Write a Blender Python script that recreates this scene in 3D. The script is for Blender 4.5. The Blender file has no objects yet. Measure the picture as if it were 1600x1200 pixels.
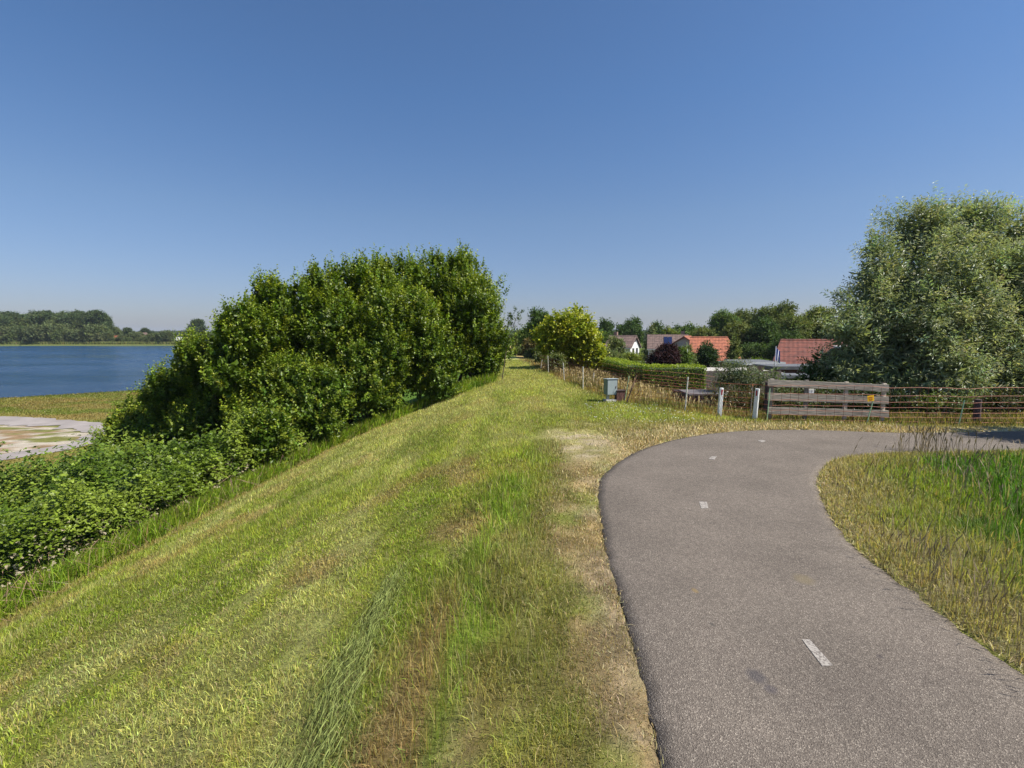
import bpy, bmesh, math, random
import numpy as np
from mathutils import Vector, Matrix
random.seed(7)
rng = np.random.default_rng(11)
R = math.radians
S = bpy.context.scene
COL = S.collection

# ------------------------------------------------------------ camera, sky, sun
EYE = 2.3
PITCH = math.atan(78 / 800)
cd = bpy.data.cameras.new('camera')
cam = bpy.data.objects.new('camera', cd); COL.objects.link(cam)
cam.location = (0, 0, EYE); cam.rotation_euler = (R(90) - PITCH, 0, 0)
cd.sensor_width = 36; cd.lens = 18; cd.clip_start = .05; cd.clip_end = 20000
S.camera = cam
SUN_EL, SUN_AZ = R(52), R(106)
w = bpy.data.worlds.new('World'); S.world = w; w.use_nodes = True
nt = w.node_tree; sky = nt.nodes.new('ShaderNodeTexSky')
sky.sky_type = 'NISHITA'; sky.sun_disc = False
sky.sun_elevation = SUN_EL; sky.sun_rotation = SUN_AZ
sky.altitude = 0; sky.air_density = 1.0; sky.dust_density = .7; sky.ozone_density = 4.0
bg = nt.nodes['Background']; bg.inputs['Strength'].default_value = .087
# the air of that day: deeper blue overhead, dull blue grey low down
stc = nt.nodes.new('ShaderNodeTexCoord'); ssx = nt.nodes.new('ShaderNodeSeparateXYZ'); srp = nt.nodes.new('ShaderNodeValToRGB'); smx = nt.nodes.new('ShaderNodeMixRGB')
smx.blend_type = 'MULTIPLY'; smx.inputs[0].default_value = 1
nt.links.new(stc.outputs['Generated'], ssx.inputs[0]); nt.links.new(ssx.outputs[2], srp.inputs[0])
se_ = srp.color_ramp.elements; se_[0].position = 0; se_[0].color = (.57, .565, .70, 1); se_[1].position = .40; se_[1].color = (.59, .74, .88, 1)
for ps_, cl_ in ((.06, (.60, .595, .73, 1)), (.21, (.67, .71, .785, 1)), (.30, (.63, .73, .84, 1))):
    q_ = se_.new(ps_); q_.color = cl_
nt.links.new(sky.outputs[0], smx.inputs[1]); nt.links.new(srp.outputs[0], smx.inputs[2]); nt.links.new(smx.outputs[0], bg.inputs[0])
sd = bpy.data.lights.new('sun', 'SUN'); sd.energy = 5.0; sd.angle = R(.5); sd.color = (1, .95, .86)
sun = bpy.data.objects.new('sun', sd); COL.objects.link(sun)
sdir = Vector((math.sin(SUN_AZ) * math.cos(SUN_EL), math.cos(SUN_AZ) * math.cos(SUN_EL), math.sin(SUN_EL)))
sun.rotation_euler = sdir.to_track_quat('Z', 'Y').to_euler(); sun.location = (30, -10, 40)
S.view_settings.view_transform = 'Standard'; S.view_settings.look = 'None'
S.view_settings.exposure = 0.7; S.view_settings.gamma = 1
S.cycles.max_bounces = 6; S.cycles.transparent_max_bounces = 4
S.cycles.diffuse_bounces = 3

# ------------------------------------------------------------ numbers
def fr(a): return a - np.floor(a)
def h2(i, j, s): return fr(np.sin(i * 127.1 + j * 311.7 + s * 74.7) * 43758.5453)
def vn(x, y, s=0):
    xi, yi = np.floor(x), np.floor(y); u, v = x - xi, y - yi
    u = u * u * (3 - 2 * u); v = v * v * (3 - 2 * v)
    return (h2(xi, yi, s) * (1 - u) + h2(xi + 1, yi, s) * u) * (1 - v) + (h2(xi, yi + 1, s) * (1 - u) + h2(xi + 1, yi + 1, s) * u) * v
def fbm(x, y, s=0, o=4):
    r = 0; a = .5; t = 0
    for k in range(o):
        r = r + a * vn(x * 2 ** k, y * 2 ** k, s + k * 3.3); t += a; a *= .55
    return r / t
def sm(a, b, x):
    t = np.clip((x - a) / (b - a), 0, 1); return t * t * (3 - 2 * t)
def sp(d, k=2.0): return np.logaddexp(0, k * d) / k
def W(px, py, z=0.0):          # the spot on the level z a photo point looks at, in metres
    c, s = math.cos(PITCH), math.sin(PITCH); u, v = (px - 800) / 800, (600 - py) / 800
    dy, dz = c + v * s, -s + v * c; t = (z - EYE) / dz
    return (u * t, dy * t)
def U(px, py, Y):              # the point at distance Y
    c, s = math.cos(PITCH), math.sin(PITCH); u, v = (px - 800) / 800, (600 - py) / 800
    dy, dz = c + v * s, -s + v * c; t = Y / dy
    return (u * t, Y, EYE + dz * t)

FENCE = [(-3.5, 120), (-.3, 70), (.6, 50), W(844, 579), W(857, 583), W(882, 596), W(911, 608), W(945, 621), W(980, 630), W(1072, 643), W(1125, 650), W(1180, 654), W(1205, 657), W(1360, 660), W(1507, 663), W(1640, 663), (30, 14.5), (60, 15)]
def polyd(X, Y, P):            # signed distance, + to the left of travel
    best = np.full(np.shape(X), 1e9); sg = np.ones(np.shape(X))
    for (ax, ay), (bx, by) in zip(P[:-1], P[1:]):
        dx, dy = bx - ax, by - ay; L = dx * dx + dy * dy
        t = np.clip(((X - ax) * dx + (Y - ay) * dy) / L, 0, 1)
        d = np.hypot(X - ax - t * dx, Y - ay - t * dy); c = dx * (Y - ay) - dy * (X - ax)
        m = d < best - 1e-9; best = np.where(m, d, best); sg = np.where(m, np.sign(c), sg)
    return best * sg
FOOT = [(-11, -20), (-10.2, 0), (-9.6, 9.5), (-8.5, 14.8), (-7.25, 19.3), (-4.7, 22.8), (-1.3, 25.2), (-1.6, 29), (-3.5, 70), (-9, 150)]
def footx(Y): return np.interp(Y, [p[1] for p in FOOT], [p[0] for p in FOOT])
def crestx(Y): return np.interp(Y, [-20, 12, 30, 70, 150], [-.5, -.5, -.9, -3.2, -9])
def shorex(Y): return np.interp(Y, [-900, -100, 0, 54, 62, 80, 120, 400], [-900, -240, -120, -53, -44, -38, -35, -35])
LEFT = [W(*p) for p in [(1140, 1750), (1092, 1400), (1060, 1260), (1040, 1200), (1022, 1130), (1003, 1050), (985, 990), (965, 920), (948, 870), (940, 820), (934, 770), (938, 745), (955, 728), (985, 708), (1010, 697), (1050, 686), (1100, 677), (1150, 672), (1200, 670), (1260, 670), (1330, 673), (1400, 675), (1500, 674), (1600, 672)]] + [(24, 12.6), (45, 13.2)]
RIGHT = [W(*p) for p in [(2350, 1750), (2000, 1400), (1800, 1210), (1600, 1050), (1560, 1020), (1500, 978), (1440, 933), (1380, 888), (1340, 857), (1300, 812), (1283, 778), (1276, 752), (1285, 731), (1300, 719), (1330, 712), (1370, 708), (1420, 706), (1500, 705), (1600, 704)]] + [(24, 10.2), (45, 10.8)]
def inpath(X, Y, grow=0.0):
    P = LEFT + RIGHT[::-1]; ins = np.zeros(np.shape(X), bool)
    n = len(P)
    for i in range(n):
        (ax, ay), (bx, by) = P[i], P[(i + 1) % n]
        if ay == by: continue
        c = ((ay > Y) != (by > Y)) & (X < (bx - ax) * (Y - ay) / (by - ay) + ax); ins ^= c
    return ins
def edged(X, Y):
    return np.abs(polyd(X, Y, LEFT)), np.abs(polyd(X, Y, RIGHT))
def zfar(d): return np.where(d < 0, 0, -.10 * sp(d - .3, 3) - .17 * (sp(d - 11, 1) - sp(d - 19, 1)))
def height(X, Y):
    X = np.asarray(X, float); Y = np.asarray(Y, float)
    dl = crestx(Y) - X
    z = -(sp(dl) - sp(dl - 12.3)) / 3
    z = z - np.clip((dl - 14) / 40, 0, 1) * .25
    df = polyd(X, Y, FENCE); fade = sm(600, 150, Y)
    zr = np.maximum(zfar(df), -3.0)
    z = np.where(df > 0, z + zr, z)
    far = sm(120, 330, Y)                       # the dike runs out, then level land
    z = z * (1 - far) + far * (-3.6)
    sh = shorex(Y); lake = (X < sh) & (Y < 296)
    dd = np.minimum(sh - X, 296 - Y)
    z = np.where(lake, -4.45 - np.clip(dd * .15, 0, 1.5), z)
    z = np.where((X < sh + 12) & ~lake & (Y < 296), np.minimum(z, -4.05 - .35 * np.clip((sh + 12 - X) / 12, 0, 1)), z)
    n = (fbm(X * .9, Y * .9, 3) - .5) * .10 + (fbm(X * 4, Y * 4, 9) - .5) * .03
    near = np.clip(1 - np.hypot(X, Y) / 60, 0, 1)
    el, er = edged(X, Y); ip = inpath(X, Y); e = np.minimum(el, er)
    n = n * near * np.clip(e / .8, 0.12, 1)
    z = z + n
    z = np.where(ip, np.minimum(z, -.05), z - .012 * np.clip(1 - e / .2, 0, 1))
    return z

# ------------------------------------------------------------ mesh makers
def link(o, parent=None):
    COL.objects.link(o)
    if parent is not None: o.parent = parent
    return o
def np_mesh(name, V, F, mat, col=None, smooth=False):
    me = bpy.data.meshes.new(name); V = np.asarray(V, np.float32); F = np.asarray(F, np.int32)
    nf, k = F.shape
    me.vertices.add(len(V)); me.vertices.foreach_set('co', V.ravel())
    me.loops.add(nf * k); me.loops.foreach_set('vertex_index', F.ravel())
    me.polygons.add(nf); me.polygons.foreach_set('loop_start', np.arange(nf, dtype=np.int32) * k)
    me.polygons.foreach_set('use_smooth', np.full(nf, smooth))
    me.update(calc_edges=True)
    if col is not None:
        a = me.attributes.new('tint', 'FLOAT_COLOR', 'POINT')
        c = np.ones((len(V), 4), np.float32); c[:, :3] = col; a.data.foreach_set('color', c.ravel())
    me.materials.append(mat); return me
def np_obj(name, V, F, mat, parent=None, col=None, smooth=False):
    return link(bpy.data.objects.new(name, np_mesh(name, V, F, mat, col, smooth)), parent)
def empty(name, loc, rz=0):
    o = bpy.data.objects.new(name, None); COL.objects.link(o); o.location = loc; o.rotation_euler = (0, 0, rz); o.empty_display_size = .2
    return o
def tag(o, label, cat, group=None):
    o['label'] = label; o['category'] = cat
    if group: o['group'] = group
    return o
def kind(o, k, label=None, cat=None):
    o['kind'] = k
    if label: o['label'] = label
    if cat: o['category'] = cat
    return o
class MB:
    def __init__(s): s.b = bmesh.new()
    def box(s, c, d, rot=(0, 0, 0), bev=0, taper=1.0):
        r = bmesh.ops.create_cube(s.b, size=1); vs = r['verts']
        for v in vs:
            v.co = Vector((v.co.x * d[0], v.co.y * d[1], v.co.z * d[2]))
            if v.co.z > 0: v.co.x *= taper; v.co.y *= taper
        M = Matrix.Translation(c) @ Matrix.Rotation(rot[2], 4, 'Z') @ Matrix.Rotation(rot[1], 4, 'Y') @ Matrix.Rotation(rot[0], 4, 'X')
        if bev:
            es = list({e for v in vs for e in v.link_edges})
            q = bmesh.ops.bevel(s.b, geom=es, offset=bev, segments=2, affect='EDGES', profile=.5); vs = list({v for f in q['faces'] for v in f.verts} | {v for v in vs if v.is_valid})
        bmesh.ops.transform(s.b, matrix=M, verts=vs); return s
    def tube(s, pts, rads, n=8, cap=True):
        rings = []
        pts = [Vector(p) for p in pts]
        for i, p in enumerate(pts):
            t = (pts[min(i + 1, len(pts) - 1)] - pts[max(i - 1, 0)]).normalized()
            a = t.cross(Vector((0, 1, 0)) if abs(t.y) < .9 else Vector((1, 0, 0))).normalized(); b_ = t.cross(a)
            r = rads[i] if isinstance(rads, (list, tuple)) else rads
            rings.append([s.b.verts.new(p + (a * math.cos(k * 6.28319 / n) + b_ * math.sin(k * 6.28319 / n)) * r) for k in range(n)])
        for A, B in zip(rings[:-1], rings[1:]):
            for k in range(n): s.b.faces.new((A[k], A[(k + 1) % n], B[(k + 1) % n], B[k]))
        if cap: s.b.faces.new(rings[0][::-1]); s.b.faces.new(rings[-1])
        return s
    def poly(s, pts, th=None):
        vs = [s.b.verts.new(p) for p in pts]; f = s.b.faces.new(vs)
        if th:
            r = bmesh.ops.extrude_face_region(s.b, geom=[f]); nv = [g for g in r['geom'] if isinstance(g, bmesh.types.BMVert)]
            bmesh.ops.translate(s.b, verts=nv, vec=Vector(th))
        return s
    def build(s, name, mat, parent=None, smooth=False):
        bmesh.ops.recalc_face_normals(s.b, faces=s.b.faces)
        me = bpy.data.meshes.new(name); s.b.to_mesh(me); s.b.free(); me.materials.append(mat)
        if smooth:
            for p in me.polygons: p.use_smooth = True
        return link(bpy.data.objects.new(name, me), parent)

# ------------------------------------------------------------ materials
def mat(name):
    m = bpy.data.materials.new(name); m.use_nodes = True
    n = m.node_tree.nodes; return m, n, m.node_tree.links, n['Principled BSDF']
def N(n, t, **k):
    x = n.new(t)
    for a, b in k.items(): setattr(x, a, b)
    return x
def leafmat(name, rough=.45, spec=.4, trans=.3):
    m, n, l, p = mat(name)
    a = N(n, 'ShaderNodeAttribute', attribute_name='tint')
    p.inputs['Roughness'].default_value = rough; p.inputs['Specular IOR Level'].default_value = spec
    l.new(a.outputs['Color'], p.inputs['Base Color'])
    t = N(n, 'ShaderNodeBsdfTranslucent'); g = N(n, 'ShaderNodeMixRGB', blend_type='MULTIPLY'); g.inputs[0].default_value = 1
    g.inputs[2].default_value = (1.25, 1.25, .55, 1); l.new(a.outputs['Color'], g.inputs[1]); l.new(g.outputs[0], t.inputs[0])
    mx = N(n, 'ShaderNodeMixShader'); mx.inputs[0].default_value = trans
    l.new(p.outputs[0], mx.inputs[1]); l.new(t.outputs[0], mx.inputs[2]); l.new(mx.outputs[0], n['Material Output'].inputs[0])
    return m
def plain(name, c, rough=.7, var=.25, scale=6, metal=0, bump=0, streak=(1, 1, 1)):
    m, n, l, p = mat(name)
    tc = N(n, 'ShaderNodeTexCoord'); mp = N(n, 'ShaderNodeMapping'); mp.inputs['Scale'].default_value = streak
    no = N(n, 'ShaderNodeTexNoise'); no.inputs['Scale'].default_value = scale; no.inputs['Detail'].default_value = 6
    l.new(tc.outputs['Object'], mp.inputs[0]); l.new(mp.outputs[0], no.inputs[0])
    r = N(n, 'ShaderNodeValToRGB'); r.color_ramp.elements[0].position = .3; r.color_ramp.elements[1].position = .7
    r.color_ramp.elements[0].color = [max(0, x * (1 - var)) for x in c] + [1]; r.color_ramp.elements[1].color = [min(1, x * (1 + var)) for x in c] + [1]
    l.new(no.outputs[0], r.inputs[0]); l.new(r.outputs[0], p.inputs['Base Color'])
    p.inputs['Roughness'].default_value = rough; p.inputs['Metallic'].default_value = metal
    if bump:
        b = N(n, 'ShaderNodeBump'); b.inputs['Strength'].default_value = bump; b.inputs['Distance'].default_value = .01
        l.new(no.outputs[0], b.inputs['Height']); l.new(b.outputs[0], p.inputs['Normal'])
    return m
M_leaf = leafmat('leaf_green', .42, .32, .34)
M_willow = leafmat('leaf_willow', .45, .4, .34)
M_farleaf = leafmat('leaf_far', .7, .2, .25)
M_grass = leafmat('grass_blade', .6, .2, .42)
M_straw = leafmat('straw_blade', .7, .2, .15)
M_bark = plain('bark', (.12, .09, .065), .9, .4, 12, bump=.6, streak=(1, 1, .2))
M_barkw = plain('bark_grey', (.2, .18, .15), .9, .4, 12, bump=.6, streak=(1, 1, .2))
M_plank = plain('weathered_plank', (.42, .365, .29), .85, .38, 9, bump=.7, streak=(.25, 3, 4))
M_darkwood = plain('dark_wood', (.07, .045, .04), .85, .4, 9, bump=.5, streak=(3, 3, .3))
M_redwood = plain('red_brown_wood', (.13, .06, .05), .85, .35, 8, bump=.4, streak=(3, 3, .3))
M_white = plain('white_paint', (.72, .72, .7), .5, .12, 7)
M_stakew = plain('white_stake', (.66, .63, .55), .5, .2, 30)
M_stakeg = plain('green_stake', (.33, .50, .30), .5, .15, 20)
M_cab = plain('grey_cabinet_paint', (.30, .35, .36), .45, .06, 5)
M_cab_shade = plain('grey_cabinet_shaded_side', (.16, .22, .2), .5, .1, 5)  # darker copy of the cabinet grey: the side's shade put into the colour
M_conc = plain('concrete', (.42, .40, .37), .9, .2, 9, bump=.3)
M_refl = plain('red_reflector', (.33, .015, .03), .25, .15, 40)
M_net = plain('orange_net_cord', (.26, .065, .025), .6, .2, 9)
M_yel = plain('yellow_sign', (.85, .48, .01), .45, .05, 9)
M_blk = plain('black_print', (.10, .03, .01), .6, .1, 9)
M_glass = plain('window_glass', (.03, .04, .05), .08, .2, 2)
M_roofg = plain('flat_roof_grey', (.10, .105, .115), .8, .2, 3)
M_rooflt = plain('flat_roof_pale', (.42, .39, .35), .8, .2, 3)
M_grw = plain('greyed_fence_wood', (.17, .14, .13), .9, .3, 8, streak=(6, 6, .4))
M_steel = plain('galvanised_steel', (.4, .41, .42), .4, .1, 8, metal=.7)
M_panel = plain('solar_cells', (.012, .018, .06), .15, .2, 3)
def tiles(name, c, sx=.33, sz=.35):
    m, n, l, p = mat(name)
    tc = N(n, 'ShaderNodeTexCoord'); se = N(n, 'ShaderNodeSeparateXYZ'); l.new(tc.outputs['Object'], se.inputs[0])
    hs = []
    for ax, s in ((0, sx), (2, sz)):
        d = N(n, 'ShaderNodeMath', operation='DIVIDE'); d.inputs[1].default_value = s; l.new(se.outputs[ax], d.inputs[0])
        f = N(n, 'ShaderNodeMath', operation='FRACT'); l.new(d.outputs[0], f.inputs[0]); hs.append(f)
    pp = N(n, 'ShaderNodeMath', operation='PINGPONG'); pp.inputs[1].default_value = .5; l.new(hs[0].outputs[0], pp.inputs[0])
    iv = N(n, 'ShaderNodeMath', operation='SUBTRACT'); iv.inputs[0].default_value = 1; l.new(hs[1].outputs[0], iv.inputs[1])
    ad = N(n, 'ShaderNodeMath', operation='ADD'); q_ = N(n, 'ShaderNodeMath', operation='MULTIPLY'); q_.inputs[1].default_value = .12; l.new(pp.outputs[0], q_.inputs[0]); l.new(q_.outputs[0], ad.inputs[0]); l.new(iv.outputs[0], ad.inputs[1])
    b = N(n, 'ShaderNodeBump'); b.inputs['Strength'].default_value = 1; b.inputs['Distance'].default_value = .22; l.new(ad.outputs[0], b.inputs['Height']); l.new(b.outputs[0], p.inputs['Normal'])
    no = N(n, 'ShaderNodeTexNoise'); no.inputs['Scale'].default_value = 3; no.inputs['Detail'].default_value = 8; l.new(tc.outputs['Object'], no.inputs[0])
    r = N(n, 'ShaderNodeValToRGB'); r.color_ramp.elements[0].position = .35; r.color_ramp.elements[1].position = .7
    r.color_ramp.elements[0].color = [x * .6 for x in c] + [1]; r.color_ramp.elements[1].color = [min(1, x * 1.25) for x in c] + [1]
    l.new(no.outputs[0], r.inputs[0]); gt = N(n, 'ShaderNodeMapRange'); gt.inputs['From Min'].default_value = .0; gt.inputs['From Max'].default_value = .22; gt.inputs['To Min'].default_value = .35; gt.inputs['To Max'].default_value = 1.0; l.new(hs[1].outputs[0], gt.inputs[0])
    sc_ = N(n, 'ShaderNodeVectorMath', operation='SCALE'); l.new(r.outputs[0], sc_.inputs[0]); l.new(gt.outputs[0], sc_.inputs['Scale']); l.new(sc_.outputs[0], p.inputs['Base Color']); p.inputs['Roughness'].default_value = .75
    return m
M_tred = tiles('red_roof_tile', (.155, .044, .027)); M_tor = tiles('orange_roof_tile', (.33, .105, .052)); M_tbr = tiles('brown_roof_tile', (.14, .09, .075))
def brick(name, c, mo=(.4, .38, .35)):
    m, n, l, p = mat(name); tc = N(n, 'ShaderNodeTexCoord'); mp = N(n, 'ShaderNodeMapping'); mp.inputs['Rotation'].default_value = (R(90), 0, 0)
    b = N(n, 'ShaderNodeTexBrick'); b.inputs['Scale'].default_value = 4; b.inputs['Color1'].default_value = c + (1,); b.inputs['Color2'].default_value = tuple(x * .75 for x in c) + (1,); b.inputs['Mortar'].default_value = mo + (1,)
    l.new(tc.outputs['Object'], mp.inputs[0]); l.new(mp.outputs[0], b.inputs[0]); l.new(b.outputs[0], p.inputs['Base Color']); p.inputs['Roughness'].default_value = .9
    return m
M_brick = brick('brick', (.24, .12, .08))

# ------------------------------------------------------------ ground colour: what grows or lies where
LOW = -4.2
LOOP_OUT = [W(*p, LOW) for p in [(-700, 640), (-300, 645), (0, 649), (60, 652), (120, 657), (160, 661), (176, 668), (172, 683), (150, 695), (110, 704), (60, 712), (0, 722), (-300, 765), (-700, 830)]]
LOOP_IN = [W(*p, LOW) for p in [(-700, 656), (-300, 660), (0, 663), (50, 665), (100, 669), (130, 673), (144, 679), (140, 686), (115, 694), (70, 701), (0, 712), (-300, 750), (-700, 810)]]
def mixc(a, b, t):
    t = np.asarray(t)[..., None]; return a * (1 - t) + np.asarray(b) * t
GREEN = np.array([.195, .26, .026]); LIGHT = np.array([.345, .385, .062]); STRAW = np.array([.47, .385, .20])
BROWN = np.array([.34, .23, .11]); DEEP = np.array([.06, .125, .016]); SOIL = np.array([.42, .34, .25]); PALE = np.array([.44, .43, .16])
def poly_in(X, Y, P):
    ins = np.zeros(np.shape(X), bool); n = len(P)
    for i in range(n):
        (ax, ay), (bx, by) = P[i], P[(i + 1) % n]
        if ay == by: continue
        ins ^= ((ay > Y) != (by > Y)) & (X < (bx - ax) * (Y - ay) / (by - ay) + ax)
    return ins
BARE = [W(*p) for p in [(905, 668), (922, 690), (930, 706)]]
def zone(X, Y):
    """colour of what covers the ground and the turf's height"""
    X = np.asarray(X, float); Y = np.asarray(Y, float)
    sh = X + Y * 0.02
    stripe = fbm(sh * 1.1, Y * .13, 21, 3); fine = fbm(X * 2.6, Y * 1.5, 5, 4); big = fbm(X * .35, Y * .22, 14, 3)
    t = np.clip(.62 + (stripe - .5) * 2.1 + (fine - .5) * 1.3, 0, 1)
    c = mixc(np.broadcast_to(GREEN, X.shape + (3,)), LIGHT, t)
    c = mixc(c, PALE, sm(.48, .68, fbm(sh * 2.2, Y * .35, 33, 3)) * .7)
    c = mixc(c, BROWN * 1.1, sm(.58, .70, fbm(X * 1.2, Y * .8, 44, 4)) * .6)
    c = mixc(c, GREEN * .8, sm(.56, .7, big) * .55)
    hgt = np.full(X.shape, .045) + .02 * (fine - .5)
    c = mixc(c, PALE, sm(9, 20, Y) * (.35 + .35 * (fbm(X * .9, Y * .4, 401, 3) > .5)))
    # taller strip left of the cycle path
    sx = np.interp(Y, [2.5, 4.9, 7.5, 11, 14, 20], [-.22, -.36, -.12, .45, .9, 1.2]); sw = .74 + .5 * (fbm(Y * .5, X * .1, 8, 2) - .5)
    m = sm(1.15, .3, np.abs(X - sx) / sw) * sm(13, 7, Y) * sm(.38, .52, fbm(X * 1.3, Y * .7, 61, 3) + .06)
    c = mixc(c, np.array([.21, .31, .03]), m * .9); hgt = hgt + .11 * m
    qx_ = np.interp(Y, [2.3, 3.0, 4.0, 5.0, 6.5], [-.80, -.74, -.66, -.60, -.5]); bp = np.clip(sm(.26, .12, np.abs(X - qx_) + (fine - .5) * .35) * sm(5.6, 4.0, Y) + .6 * sm(.58, .66, fbm(X * 1.6, Y * .9, 91, 3)) * sm(.9, .3, np.abs(X - sx + .2)) * sm(12, 6, Y), 0, 1)
    c = mixc(c, np.array([.34, .22, .10]), bp * .8)
    # a streak of greyish cut grass left lying by the mower
    ax_, ay_ = W(615, 860); bx_, by_ = W(430, 1230); tt_ = np.clip(((X - ax_) * (bx_ - ax_) + (Y - ay_) * (by_ - ay_)) / ((bx_ - ax_) ** 2 + (by_ - ay_) ** 2), 0, 1)
    dd_ = np.hypot(X - ax_ - tt_ * (bx_ - ax_), Y - ay_ - tt_ * (by_ - ay_)); c = mixc(c, np.array([.21, .24, .085]), sm(.26, .08, dd_ + (fine - .5) * .3) * .5)
    cl = np.clip(.5 + (fbm(X * 3.4, Y * 3.4, 301, 3) - .5) * 1.8, 0, 1); c = c * (.70 + .6 * cl)[..., None]; hgt = hgt * (.45 + 1.1 * cl)
    el, er = edged(X, Y); ip = inpath(X, Y)
    onleft = (X < 1.5) | (Y > 11.5)
    e = np.minimum(el, er)
    # dry strip by the path's left edge
    wl = np.interp(Y, [0, 4, 8, 11, 14], [.62, .75, 1.0, 1.4, 1.1])
    k = sm(wl * 1.35, wl * .45, el + (fine - .5) * .5) * (el < er)
    c = mixc(c, mixc(mixc(np.broadcast_to(np.array([.22, .195, .07]), c.shape), np.array([.30, .22, .11]), sm(.42, .6, fbm(X * 2.4, Y * 2, 71, 4))), np.array([.42, .30, .15]), sm(.62, .18, el + (fine - .5) * .5)), k * .95)
    hgt = hgt * (1 - .35 * k)
    c = mixc(c, GREEN * .8, k * sm(.56, .66, fbm(X * 1.8, Y * 1.2, 77, 3)) * .7)
    c = mixc(c, SOIL * .8, .7 * (el < er) * sm(.45, .08, el) * sm(.42, .6, fbm(X * 2, Y * 2, 101, 3)) * .8 * (Y < 9))
    # worn brown area left of the bend, bare sand in it
    bx, by = W(915, 690); d2 = np.hypot((X - bx) / 1.1, (Y - by) / 1.9) + (fbm(X * 1.4, Y * 1.2, 15, 4) - .5) * 1.3
    c = mixc(c, STRAW * .7, sm(1.35, .6, d2) * .6); c = mixc(c, SOIL, sm(.7, .25, d2) * sm(.42, .6, fbm(X * 3, Y * 5, 17, 4)) * .85)
    hgt = hgt * (1 - .6 * sm(1.2, .5, d2))
    bx, by = W(1040, 668); d3 = np.hypot((X - bx) / 2.4, (Y - by) / 1.3) + (fine - .5)
    c = mixc(c, STRAW * .8, sm(1.2, .5, d3) * .6)
    # straw along the far edge
    fe = (el < er) & (Y > 11) & (X > 3.3)
    c = mixc(c, np.array([.56, .48, .30]), fe * sm(.75, .12, el) * .85); 
    # corner on the right of the path
    rt = (er <= el) & ~ip & (X > 2.5) & (Y < 12)
    gx = er + (fine - .5) * .6
    cr = mixc(np.broadcast_to(STRAW * .45 + GREEN * .40, c.shape), GREEN * .85 + PALE * .15, sm(.45, .62, fbm(X * 1.1, Y * 1.1, 121, 3)))
    cr = mixc(cr, STRAW * .9, sm(1.1, .25, er + (fine - .5) * .9) * .7)
    dg = sm(-.25, .5, X - 5.2 - .53 * (Y - 5.2) + (fine - .5) * 1.4) * sm(10.0, 9.3, Y + (fine - .5))
    cr = mixc(cr, DEEP * 1.5, dg)
    c = np.where(rt[..., None], cr, c)
    hr = .09 + .13 * sm(7, 4, Y) + .10 * fbm(X * 1.5, Y * 1.5, 131, 3) + .07 * dg
    hr = hr * np.clip(er / .9, .35, 1)
    hgt = np.where(rt, hr, hgt)
    # grass not mown: outside the netting, and along the shrubs
    df = polyd(X, Y, FENCE)
    o = sm(-.25, .1, df)
    dry = mixc(np.broadcast_to(np.array([.34, .25, .10]), c.shape), np.array([.15, .16, .04]), sm(.5, .62, fbm(X * .9, Y * .5, 141, 3)))
    dry = mixc(dry, np.array([.12, .115, .035]), sm(5.8, 7.0, X) * .8)
    c = mixc(c, dry, o); hgt = hgt * (1 - o) + o * (.26 - .08 * sm(6, 7, X) + .2 * (fine - .5)) * np.where(Y < 60, 1, .5)
    vill = sm(12, 18, df); c = mixc(c, GREEN * .45, vill)
    fx = footx(Y); ls = sm(.35, -.15, X - fx + (fine - .5) * .5)
    c = mixc(c, np.array([.105, .19, .022]), ls); hgt = hgt * (1 - ls) + ls * .40
    c = mixc(c, BROWN * 1.3, sm(.5, .05, np.abs(X - fx - .45) + (fine - .5) * .4) * .55 * (Y < 22))
    # low meadow by the lake
    low = sm(-12.5, -14, X - (crestx(Y)) + (fine - .5)) * (Y < 320)
    me = mixc(np.broadcast_to(np.array([.21, .19, .045]), c.shape), np.array([.13, .16, .022]), sm(.4, .62, fbm(X * .12, Y * .25, 151, 4)))
    me = mixc(me, np.array([.25, .18, .06]), sm(.5, .68, fbm(X * .2, Y * .3, 161, 4)) * .7)
    nearm = sm(33, 27, np.hypot(X, Y)); me = mixc(me, np.array([.11, .17, .02]), nearm)
    inl = poly_in(X, Y, LOOP_IN); 
    sand = mixc(np.broadcast_to(np.array([.27, .18, .10]), c.shape), np.array([.44, .385, .31]), sm(.40, .52, fbm(X * .45, Y * 1.1, 171, 4)))
    sand = mixc(sand, np.array([.17, .17, .05]), sm(.60, .68, fbm(X * .4, Y * .8, 181, 3)))
    me = np.where(inl[..., None], sand, me)
    c = mixc(c, me, low); hgt = hgt * (1 - low) + low * np.where(inl, .02, .3)
    lk = X < shorex(Y) + 2
    c = np.where((lk & (Y < 296))[..., None], np.array([.12, .11, .05]), c)
    farl = sm(285, 300, Y) * (X < 60); c = mixc(c, np.array([.13, .16, .045]), farl)
    return c, np.where(ip, 0, hgt), ip

def axis(segs):
    a = []
    for lo, hi, st in segs: a += list(np.arange(lo, hi, st))
    return np.array(a)
gX = axis([(-3000, -800, 200), (-800, -200, 30), (-200, -60, 5), (-60, -14, .5), (-14, 7.5, .11), (7.5, 20, .22), (20, 60, 1), (60, 200, 6), (200, 800, 40), (800, 4001, 250)])
gY = axis([(-300, -20, 20), (-20, 0, 1), (0, 17, .11), (17, 36, .22), (36, 80, .7), (80, 330, 4), (330, 1000, 30), (1000, 6001, 250)])
GX, GY = np.meshgrid(gX, gY); Z = height(GX, GY)
nx, ny = len(gX), len(gY)
idx = np.arange(nx * ny).reshape(ny, nx)
Fq = np.stack([idx[:-1, :-1], idx[:-1, 1:], idx[1:, 1:], idx[1:, :-1]], -1).reshape(-1, 4)
gc, gh, gip = zone(GX, GY)
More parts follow.
